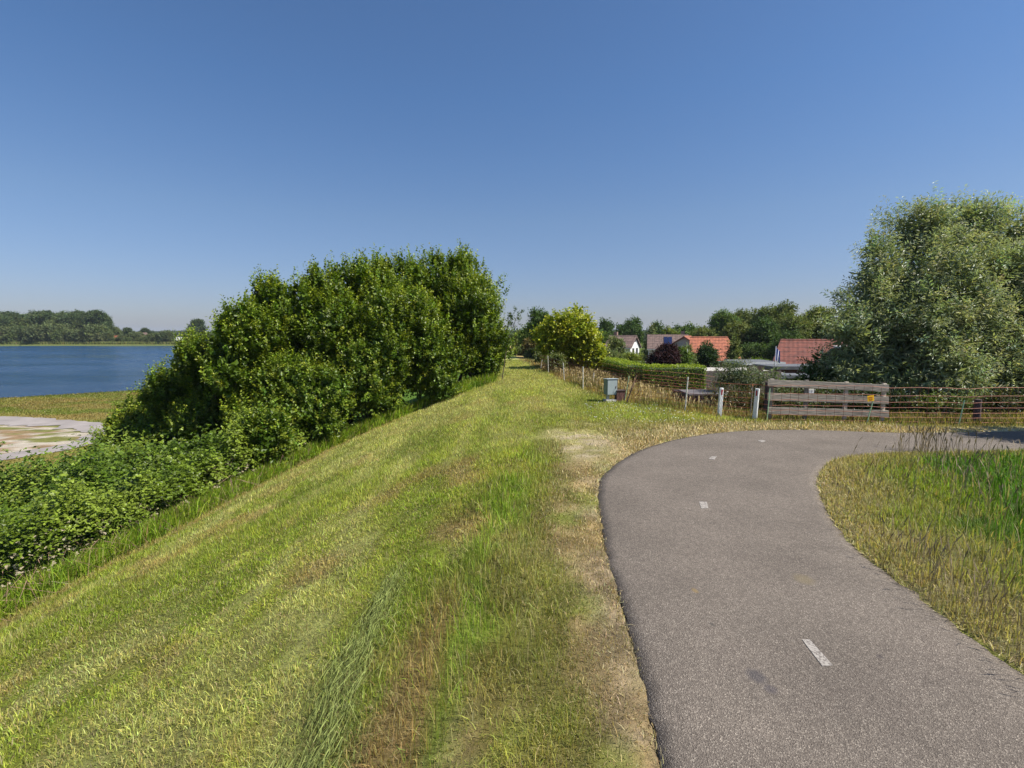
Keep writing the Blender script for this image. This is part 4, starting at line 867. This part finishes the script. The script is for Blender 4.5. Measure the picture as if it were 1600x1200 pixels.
# plank fence
x0, y0 = W(1200, 657); y0 += .15; z0 = gz(x0, y0); pf = empty('plank_fence', (x0, y0, z0)); tag(pf, 'weathered grey plank fence of three wide boards beside the bend', 'fence')
xr, yr = W(1389, 661)[0] + .04, W(1389, 661)[1] + .15
for (la, lb, ra, rb) in [(593, 603.5, 601, 612), (614, 626, 620, 631), (636, 646.5, 641.5, 652)]:
    A1 = Vector(U(1200, la, y0)); A0 = Vector(U(1200, lb, y0)); B1 = Vector(U(1389, ra, yr)); B0 = Vector(U(1389, rb, yr)); o = Vector((x0, y0, z0))
    m_ = MB(); n_ = 14; pr = None; dn = (B0 - A0).normalized().cross(Vector((0, 0, 1))) * .038
    vs = []
    for i in range(n_ + 1):
        t = i / n_; j = (random.uniform(-.006, .006), random.uniform(-.006, .006)); lo_ = A0.lerp(B0, t) - o + Vector((0, 0, j[0])); hi_ = A1.lerp(B1, t) - o + Vector((0, 0, j[1])); by_ = Vector((0, math.sin(t * 3.1) * .02, 0))
        vs.append([m_.b.verts.new(q) for q in (lo_ + by_, hi_ + by_, hi_ + by_ - dn, lo_ + by_ - dn)])
    for a_, b2 in zip(vs[:-1], vs[1:]):
        for k in range(4): m_.b.faces.new((a_[k], a_[(k + 1) % 4], b2[(k + 1) % 4], b2[k]))
    m_.b.faces.new(vs[0]); m_.b.faces.new(vs[-1][::-1]); m_.build('board', M_plank, pf)
for px in (1209, 1265, 1327, 1385):
    t = (px - 1200) / 189; x, y = x0 + (xr - x0) * t, y0 + (yr - y0) * t + .075; zt = U(px, 591.5 + 8 * t, y)[2]; z = gz(x, y)
    MB().box((x - x0, y - y0, (zt + z) / 2 - z0 - .05), (.09, .07, zt - z + .12), bev=.006).build('post', M_plank if px > 1300 else M_barkw, pf)
def small_sign(name, label, px0, px1, py0, py1, Y, m_, tilt, marks, mm):
    a_, b2 = Vector(U(px0, py1, Y)), Vector(U(px1, py0, Y)); c_ = (a_ + b2) / 2; w_, h_ = b2.x - a_.x, b2.z - a_.z
    r_ = empty(name, c_); r_.rotation_euler = (0, R(tilt), 0); tag(r_, label, 'sign'); MB().box((0, 0, 0), (w_, .006, h_), bev=.002).build('plate', m_, r_)
    b_ = MB()
    for (u, v, a2, b3) in marks: b_.box((u * w_, -.0065, v * h_), (a2 * w_, .003, b3 * h_))
    b_.build('print', mm, r_); return r_
small_sign('notice_sign', 'small white notice under the top board of the plank fence', 1260, 1272, 607.5, 614.5, y0 - .05, M_white, 1, [(-.2, .2, .3, .07), (.2, .2, .25, .06), (-.1, -.1, .4, .06), (.25, -.05, .12, .3)], plain('grey_print', (.35, .35, .38), .6, .1, 9))
small_sign('warning_sign', 'small yellow electric fence warning sign tied to the leaning green stake', 1355, 1366, 618, 627, W(1360, 661)[1] - .03, M_yel, -8, [(-.02, .2, .6, .14), (-.18, -.12, .2, .13), (.16, -.12, .26, .13), (0, -.3, .3, .07)], plain('orange_print', (.45, .13, .01), .6, .1, 9))
# dark wooden posts
for px, by, ty, rad, lab in [(1197, 650, 597, .075, 'dark round wooden post just left of the plank fence'), (1525, 663, 624, .085, 'thick dark wooden post behind the netting at the right')]:
    x, y = W(px, by); y += .9 if px < 1300 else .4; x = x * y / (W(px, by)[1]); z = gz(x, y); h_ = U(px, ty, y)[2] - z
    o = MB().tube([(0, 0, -.1), (0, 0, h_)], [rad, rad * .95], 12).build('wooden_post', M_darkwood); o.location = (x, y, z); tag(o, lab, 'post')

# ------------------------------------------------------------ flat roofed sheds
def shed(name, label, X0, X1, Y0, Y1, zt, wallm, roofm, fascm, gapb=False, th=.2):
    z0 = gz((X0 + X1) / 2, (Y0 + Y1) / 2) - .1; r_ = empty(name, ((X0 + X1) / 2, (Y0 + Y1) / 2, z0)); tag(r_, label, 'shed'); w_, d_ = X1 - X0, Y1 - Y0; H = zt - z0
    if gapb:
        for sx_ in (-1, 0, 1):
            for sy_ in (-1, 1): MB().box((sx_ * (w_ / 2 - .15), sy_ * (d_ / 2 - .15), (H - th) / 2), (.1, .1, H - th)).build('post', wallm, r_)
        MB().box((0, d_ / 2 - .06, (H - th) / 2), (w_ - .4, .05, H - th)).build('back_wall', wallm, r_)
    else:
        MB().box((0, 0, (H - th) / 2), (w_ - .3, d_ - .3, H - th)).build('walls', wallm, r_)
        f_ = MB().box((w_ * .15, -d_ / 2 + .135, 1.0), (.9, .04, 1.9)).build('door', M_darkwood, r_); MB().box((w_ * .15 + .35, -d_ / 2 + .10, 1.0), (.05, .04, .12)).build('handle', M_steel, f_)
    MB().box((0, 0, H - th / 2), (w_, d_, th)).build('fascia', fascm, r_)
    MB().box((0, 0, H + .012), (w_ - .12, d_ - .12, .02)).build('roof', roofm, r_)
    return r_
zA = U(1160, 583, 31)[2]
shed('garden_shed', 'wooden garden shed with a pale flat roof right behind the silvery bush', 11.6, 16.6, 31, 36.0, zA, M_grw, M_rooflt, M_roofg)
shed('carport', 'grey flat roofed carport to the right of the pale roofed shed', 14.8, 17.8, 29.2, 30.9, U(1230, 587, 29.2)[2], M_darkwood, M_roofg, plain('slate_fascia', (.15, .165, .19), .6, .1, 4), True, .16)
shed('carport', 'carport with a white edge below the bright yellow green bush', 18.2, 21.4, 40, 44, U(1190, 566, 40)[2], M_darkwood, M_roofg, M_white, True, .22)
shed('garden_shed', 'low dark flat roofed shed in front of the big red roof', 17.6, 21.6, 34.5, 37.5, U(1245, 573, 34.5)[2], M_redwood, M_roofg, M_roofg)
zh = U(1104, 577, 29.5)[2]
b_ = MB(); z0 = gz(12, 28.4); o = empty('board_fence', (10.0, 28.3, z0)); tag(o, 'greyed vertical board fence right of the clipped hedge', 'fence')
for i in range(34): b_.box((.07 + i * .145, random.uniform(-.004, .004), (zh - z0) / 2), (.135, .022, zh - z0 + random.uniform(-.02, .02)))
b_.build('boards', M_grw, o); MB().box((2.5, .03, (zh - z0) * .8), (4.9, .04, .08)).build('rail', M_darkwood, o)
for i in range(4): MB().box((.1 + i * 1.6, .09, (zh - z0) / 2), (.09, .09, zh - z0)).build('post', M_darkwood, o)

# ------------------------------------------------------------ houses
def house(name, label, cx, cy, w_, d_, ze, zr, roofm, wallm, rz=0, hipl=0, hipr=0, wins=(), gwins=(), chim=None, base=None, oh=.3, group=None):
    z0 = gz(cx, cy) if base is None else base; r_ = empty(name, (cx, cy, z0), R(rz)); tag(r_, label, 'house', group); e, t = ze - z0, zr - z0; w2, d2 = w_ / 2, d_ / 2
    m_ = MB(); b = m_.b
    lo = [b.verts.new(q) for q in ((-w2, -d2, 0), (w2, -d2, 0), (w2, d2, 0), (-w2, d2, 0))]; hi = [b.verts.new(q) for q in ((-w2, -d2, e), (w2, -d2, e), (w2, d2, e), (-w2, d2, e))]
    gl = b.verts.new((-w2 + hipl, 0, t - .04)); gr = b.verts.new((w2 - hipr, 0, t - .04))
    for k in (0, 2): b.faces.new((lo[k], lo[k + 1], hi[k + 1], hi[k]))
    b.faces.new((lo[1], lo[2], hi[2], hi[1])); b.faces.new((lo[3], lo[0], hi[0], hi[3]))
    b.faces.new((hi[1], hi[2], gr)); b.faces.new((hi[3], hi[0], gl)); b.faces.new((hi[0], hi[1], gr, gl)); b.faces.new((hi[2], hi[3], gl, gr)); m_.build('walls', wallm, r_)
    s_ = (t - e) / d2; er = e - s_ * oh; m_ = MB(); ol = -w2 - (.25 if not hipl else oh); orr = w2 + (.25 if not hipr else oh)
    hl = ol + (hipl + oh if hipl else 0); hr = orr - (hipr + oh if hipr else 0)
    m_.poly([(ol, -d2 - oh, er), (orr, -d2 - oh, er), (hr, 0, t), (hl, 0, t)], (0, 0, .14)); m_.poly([(orr, d2 + oh, er), (ol, d2 + oh, er), (hl, .003, t), (hr, .003, t)], (0, 0, .14))
    if hipl: m_.poly([(ol, d2 + oh, er), (ol, -d2 - oh, er), (hl, 0, t)], (0, 0, .14))
    if hipr: m_.poly([(orr, -d2 - oh, er), (orr, d2 + oh, er), (hr, 0, t)], (0, 0, .14))
    rf = m_.build('roof', roofm, r_); MB().tube([(hl, 0, t + .12), (hr, 0, t + .12)], .09, 8).build('ridge', roofm, rf)
    for sy_ in (-1, 1): MB().box(((ol + orr) / 2, sy_ * (d2 + oh + .05), er + .02), (orr - ol, .1, .1)).build('gutter', M_white, rf)
    if chim is not None: MB().box((chim, .3, t + .2), (.5, .5, 1.0)).build('chimney', M_brick, rf)
    for (u, v, a_, h_) in wins:
        f_ = MB().box((u, -d2 - .03, v), (a_, .06, h_)).build('window', M_white, r_); MB().box((u, -d2 - .063, v), (a_ - .16, .02, h_ - .16)).build('pane', M_glass, f_)
    for (sd_, u, v, a_, h_) in gwins:
        f_ = MB().box((sd_ * (w2 + .03), u, v), (.06, a_, h_)).build('window', M_white if wallm is not M_white else M_darkwood, r_); MB().box((sd_ * (w2 + .063), u, v), (.02, a_ - .12, h_ - .12)).build('pane', M_glass, f_)
    return r_
# big red roof, close
zr = U(1240, 531.5, 43)[2]; ze = U(1240, 573, 40.3)[2]
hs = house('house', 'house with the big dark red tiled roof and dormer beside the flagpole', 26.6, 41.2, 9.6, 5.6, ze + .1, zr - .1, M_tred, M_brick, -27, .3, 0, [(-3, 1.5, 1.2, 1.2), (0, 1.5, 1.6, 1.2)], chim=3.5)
d = MB().box((.6, -1.9, zr - hs.location.z - .95), (2.4, 1.6, .8)).build('dormer', M_darkwood, hs); MB().box((.6, -1.95, zr - hs.location.z - .48), (2.8, 1.9, .14)).build('dormer_roof', M_white, d); MB().box((.6, -2.72, zr - hs.location.z - .95), (1.9, .05, .5)).build('pane', M_glass, d)
s_ = (zr - ze) / 2.8; sk = MB().box((-2.7, -2.15, zr - hs.location.z - .1 - s_ * 2.15 + .16), (.6, .7, .06), rot=(math.atan(s_), 0, 0)).build('skylight', M_steel, hs); MB().box((-2.7, -2.15, zr - hs.location.z - .06 - s_ * 2.15 + .16), (.45, .55, .06), rot=(math.atan(s_), 0, 0)).build('pane', M_glass, sk)
MB().tube([(-1.6, -2.4, ze - hs.location.z), (-1.6, -2.4, zr - hs.location.z - .6)], .06, 8).build('flue', M_steel, hs)
# orange roofed house behind the dark conifer
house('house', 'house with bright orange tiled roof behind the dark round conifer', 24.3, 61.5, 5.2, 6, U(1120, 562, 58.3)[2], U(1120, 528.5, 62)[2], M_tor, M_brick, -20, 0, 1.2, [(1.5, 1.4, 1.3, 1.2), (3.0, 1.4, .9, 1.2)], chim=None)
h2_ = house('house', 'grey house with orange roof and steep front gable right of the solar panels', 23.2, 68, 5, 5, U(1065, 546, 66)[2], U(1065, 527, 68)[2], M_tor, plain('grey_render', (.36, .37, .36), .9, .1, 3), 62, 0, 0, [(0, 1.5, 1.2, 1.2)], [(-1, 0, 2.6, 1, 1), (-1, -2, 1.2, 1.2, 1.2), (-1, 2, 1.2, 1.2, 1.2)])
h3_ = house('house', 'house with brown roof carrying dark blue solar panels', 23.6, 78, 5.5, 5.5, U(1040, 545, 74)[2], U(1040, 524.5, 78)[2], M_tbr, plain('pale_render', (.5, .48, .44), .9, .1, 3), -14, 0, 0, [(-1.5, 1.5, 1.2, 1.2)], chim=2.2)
e_, t_ = U(1040, 545, 74)[2] - h3_.location.z, U(1040, 524.5, 78)[2] - h3_.location.z; s_ = (t_ - e_) / 2.75
for i in range(2): MB().box((-.3 + i * .62, -1.4, t_ - s_ * 1.4 + .2), (.56, 1.8 * math.hypot(1, s_) * .9, .05), rot=(math.atan(s_), 0, 0)).build('solar_panel', M_panel, h3_)
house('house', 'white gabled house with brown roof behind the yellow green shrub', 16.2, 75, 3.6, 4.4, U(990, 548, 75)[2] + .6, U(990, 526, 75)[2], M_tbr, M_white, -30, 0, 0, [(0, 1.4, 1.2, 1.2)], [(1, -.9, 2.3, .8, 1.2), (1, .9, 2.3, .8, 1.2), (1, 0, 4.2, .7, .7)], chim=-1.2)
# flagpole
x, y, z = U(1210.5, 580, 36); zt = U(1210.5, 541, 36)[2]; z0 = gz(x, y); fp = empty('flagpole', (x, y, z0)); tag(fp, 'white flagpole with a hanging blue and white flag beside the big red roof', 'flagpole')
MB().tube([(0, 0, 0), (0, 0, zt - z0)], [.05, .03], 8).build('pole', M_white, fp)
def flagm():
    m, n, l, p = mat('flag_cloth'); tc = N(n, 'ShaderNodeTexCoord'); se = N(n, 'ShaderNodeSeparateXYZ'); l.new(tc.outputs['Object'], se.inputs[0]); d = N(n, 'ShaderNodeMath', operation='DIVIDE'); d.inputs[1].default_value = .22; l.new(se.outputs[0], d.inputs[0])
    f = N(n, 'ShaderNodeMath', operation='FRACT'); l.new(d.outputs[0], f.inputs[0]); g = N(n, 'ShaderNodeMath', operation='GREATER_THAN'); g.inputs[1].default_value = .65; l.new(f.outputs[0], g.inputs[0])
    x_ = N(n, 'ShaderNodeMixRGB'); x_.inputs[1].default_value = (.03, .07, .32, 1); x_.inputs[2].default_value = (.75, .75, .78, 1); l.new(g.outputs[0], x_.inputs[0]); l.new(x_.outputs[0], p.inputs['Base Color']); return m
V = []; nu, nv = 10, 10
for j in range(nv):
    for i in range(nu):
        u, v = i / (nu - 1), j / (nv - 1); V.append((.03 + u * .28, .06 * math.sin(u * 9 + v * 2) * u, zt - z0 - .1 - v * .85 - u * .25))
ix = np.arange(nu * nv).reshape(nv, nu); np_obj('flag', V, np.stack([ix[:-1, :-1], ix[:-1, 1:], ix[1:, 1:], ix[1:, :-1]], -1).reshape(-1, 4), flagm(), fp, None, True)
x, y, z = U(1063, 571, 36); o = MB().box((0, 0, 0), (1.1, .5, .06), bev=.01).build('board', plain('cream_board', (.7, .65, .4), .7, .1, 5)); o.name = 'board_slab'
tb = empty('pale_board', (x, y, gz(x, y))); o.parent = tb; o.location = (0, 0, z - tb.location.z); tag(tb, 'cream flat board on legs showing just above the clipped hedge', 'table')  # a pale flat board above the hedge, set up on legs
for sx_ in (-1, 1):
    for sy_ in (-1, 1): MB().box((sx_ * .48, sy_ * .2, (z - tb.location.z) / 2), (.05, .05, z - tb.location.z - .04)).build('leg', M_white, tb)
x, y, z = U(1074, 545, 44); z0 = gz(x, y); o = MB().tube([(0, 0, 0), (0, 0, z - z0)], .05, 8).build('pole', M_white); o.location = (x, y, z0); tag(o, 'short white pole between the purple maple and the dark conifer', 'pole')
x, y, z = U(1234, 545, 36)
# white parked van and low wall bits in the village
x, y = 10.6, 48; z0 = gz(x, y); o = empty('garden_wall', (x + 1.2, y, z0)); tag(o, 'low pale garden wall at the left foot of the purple maple', 'wall')
MB().box((0, 0, (U(1002, 566, 48)[2] - z0) / 2), (1.6, .2, U(1002, 566, 48)[2] - z0)).build('masonry', M_conc, o); MB().box((0, 0, U(1002, 566, 48)[2] - z0 + .03), (1.7, .3, .06)).build('coping', M_rooflt, o)

# ------------------------------------------------------------ across the lake
def proto(seed, tone, H, w_, leaf, name='tree', tall=True):
    random.seed(seed); bl = [(0, 0, H * .58, w_ * .36, w_ * .36, H * .34)]
    for j in range(10):
        a_ = random.uniform(0, 6.28); e = random.uniform(-.9, 1.25); q = random.uniform(.16, .25) * w_
        bl.append((math.cos(a_) * math.cos(e) * w_ * .33, math.sin(a_) * math.cos(e) * w_ * .33, H * .55 + math.sin(e) * H * .33, q, q, q * .9))
    for j in range(5): a_ = j * 1.257; bl.append((math.cos(a_) * w_ * .25, math.sin(a_) * w_ * .25, H * .2, w_ * .22, w_ * .22, H * .18))
    V, C = crown_geo(bl, 1.5 / (leaf * leaf * .31 * 6), 6, leaf, leaf * .62, tone, up=.4, slen=leaf * 1.8, fill=.3, lump=.3, rnd=.6, spread=2)
    me = np_mesh('crown', V, quads(len(V)), M_farleaf, C)
    t = MB(); t.tube([(0, 0, -.5), (.1, 0, H * .3), (0, .1, H * .7)], [H * .025, H * .018, H * .006], 6); ob = t.build('trunk', M_bark); tm = ob.data; bpy.data.objects.remove(ob)
    return me, tm
PR = [proto(1, (.075, .105, .034), 19, 15, 1.0), proto(2, (.06, .09, .03), 20, 13, 1.0), proto(3, (.09, .115, .035), 16, 14, 1.0), proto(4, (.055, .082, .03), 18, 16, 1.0)]
PB = [proto(5, (.10, .125, .045), 7, 10, .8), proto(6, (.085, .115, .035), 6, 9, .8), proto(7, (.12, .13, .05), 5, 8, .7)]
def put(pr, x, y, s_, label, group, name='tree', cat='tree', sz=None):
    z = gz(x, y); r_ = empty(name, (x, y, z), random.uniform(0, 6.28)); r_.scale = (s_, s_, sz or s_); tag(r_, label, cat, group)
    for nm, me in zip(('crown', 'trunk'), pr): link(bpy.data.objects.new(nm, me), r_)
    return r_
random.seed(31)
for row, (Y, n_) in enumerate([(316, 17), (330, 16), (346, 14)]):
    for i in range(n_):
        px = -25 + i * (190 / n_) + random.uniform(-4, 4)
        if px > 162: continue
        Yj = Y + random.uniform(-4, 4); x, _, zt = U(px, 487 + random.uniform(-2, 3) + (2 if px < 30 else 0) + (3 - row) * 1.5, Yj); s_ = (zt + 4) / 19.5
        put(PR[(i + row) % 4], x, Yj, s_, 'tall tree of the dense wood across the lake', 'tall trees of the wood across the lake')
for i in range(30):
    px = -20 + i * 6.2 + random.uniform(-2, 2); Y = 303 + random.uniform(-1.5, 3); x = U(px, 530, Y)[0]
    put(PB[i % 3], x, Y, random.uniform(.95, 1.5), 'low bush on the far shore at the foot of the wood', 'low bushes in front of the wood', 'bush', 'bush')
put(PR[1], U(154, 500, 312)[0], 312, 1.02, 'tall dark tree with rounded top at the right end of the wood', None)
for px, py, Y, k, lab in [(178, 508, 330, 2, 'tree directly right of the wood, behind the orange roof'), (200, 513, 345, 1, 'small dark tree in the middle of the far shore'), (214, 519, 320, 0, 'low olive tree left of the dark pair on the far shore'), (229, 512, 330, 3, 'dark broad tree near the right part of the far shore'), (243, 518, 335, 2, 'mid green tree just right of the dark broad tree'), (254, 521, 330, 0, 'low tree before the pale buildings on the far shore'), (307, 500, 330, 1, 'lone tall round tree rising above the far shore on the right'), (322, 519, 335, 3, 'low tree right of the lone tall tree'), (291, 521, 340, 2, 'low tree left of the lone tall tree'), (338, 517, 335, 0, 'far shore tree at the edge of the shrub row')]:
    x, _, zt = U(px, py, Y); s_ = (zt + 4) / 19.5; put(PR[k], x, Y, max(s_, .35), lab, 'single trees on the far shore')
for i in range(34):
    px = 166 + i * 8 + random.uniform(-3, 3); Y = 302 + random.uniform(-2, 6)
    if 262 < px < 300: continue
    put(PB[i % 3], U(px, 530, Y)[0], Y, random.uniform(.5, .95), 'low bush along the open part of the far shore', 'low bushes along the open far shore', 'bush', 'bush')
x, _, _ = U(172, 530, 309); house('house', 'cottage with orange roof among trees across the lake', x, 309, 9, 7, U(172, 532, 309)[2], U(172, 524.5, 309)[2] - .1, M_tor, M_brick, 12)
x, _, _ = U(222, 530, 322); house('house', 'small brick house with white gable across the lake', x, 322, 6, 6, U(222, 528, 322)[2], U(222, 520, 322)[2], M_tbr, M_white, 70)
def flatb(name, label, cat, px0, px1, pyt, Y, m_, zb=None):
    x0, x1 = U(px0, pyt, Y)[0], U(px1, pyt, Y)[0]; z0 = gz(x0, Y); zt = U(px0, pyt, Y)[2]; r_ = empty(name, ((x0 + x1) / 2, Y, z0)); tag(r_, label, cat); H = zt - z0
    MB().box((0, 0, H / 2 - .1), (x1 - x0, 6, H - .2)).build('walls', m_, r_); MB().box((0, 0, H), (x1 - x0 + .5, 6.5, .25)).build('roof', M_roofg, r_)
    k = int((x1 - x0) / 2.2)
    for i in range(k): f_ = MB().box((-(x1 - x0) / 2 + 1.4 + i * 2.2, -3.02, H * .55), (1.5, .06, H * .35)).build('window', M_white, r_); MB().box((-(x1 - x0) / 2 + 1.4 + i * 2.2, -3.06, H * .55), (1.3, .04, H * .3)).build('pane', M_glass, f_)
flatb('building', 'pale low building with flat roof on the far shore', 'building', 266, 280, 526, 312, M_white)
flatb('building', 'white harbour building right of the pale low one', 'building', 280, 293, 532, 308, M_white)
flatb('building', 'cream building right of the lone tall tree across the lake', 'building', 311, 320, 527, 318, M_rooflt)
# distant wooded horizon
def farwood(name, label, X0, X1, Y0, Y1, n_, hz, leaf, tone, seed):
    X = rng.uniform(X0, X1, n_); Y = rng.uniform(Y0, Y1, n_); top = hz * (.6 + .8 * (fbm(X / 28, Y / 40, seed, 3) - .2)); Zt = height(X, Y) + top * rng.uniform(.05, 1, n_) ** .6
    V = leafq(np.stack([X, Y, Zt], -1), rsph(n_), nrm(rng.normal(size=(n_, 3)) + np.array([0, -.6, .6])), np.full(n_, leaf), np.full(n_, leaf * .8))
    kind(np_obj(name, V, quads(len(V)), M_farleaf, None, np.repeat(np.array(tone) * rng.uniform(.6, 1.4, (n_, 1)), 4, 0)), 'stuff', label, 'woodland')
farwood('distant_wood', 'bluish wooded horizon beyond the lake', -1100, -150, 720, 830, 60000, 9.5, 3.2, (.06, .085, .045), 5)
farwood('distant_wood', 'distant woods behind the village', -60, 1000, 330, 400, 60000, 10, 2.2, (.06, .085, .035), 6)
# reeds on the far shore
n_ = 40000; X = rng.uniform(-420, -60, n_); Y = rng.uniform(296.3, 300, n_); C = np.array([.20, .23, .07]) * rng.uniform(.7, 1.2, (n_, 1))
kind(blades('reeds', X, Y, rng.uniform(1.0, 2.0, n_), np.full(n_, .35), C, False, M_grass, .15), 'stuff', 'pale green reed fringe on the far shore of the lake', 'reeds')

# ------------------------------------------------------------ summer air
m = bpy.data.materials.new('air'); m.use_nodes = True; n = m.node_tree.nodes; n.remove(n['Principled BSDF'])
pv = n.new('ShaderNodeVolumePrincipled'); pv.inputs['Color'].default_value = (.80, .88, 1, 1); pv.inputs['Density'].default_value = .00014; pv.inputs['Anisotropy'].default_value = .2
m.node_tree.links.new(pv.outputs[0], n['Material Output'].inputs['Volume'])
hz = MB().box((500, 2850, 17), (7400, 6500, 60)).build('haze', m); kind(hz, 'stuff', 'thin blue summer haze over the whole landscape', 'haze')
S.cycles.volume_bounces = 0
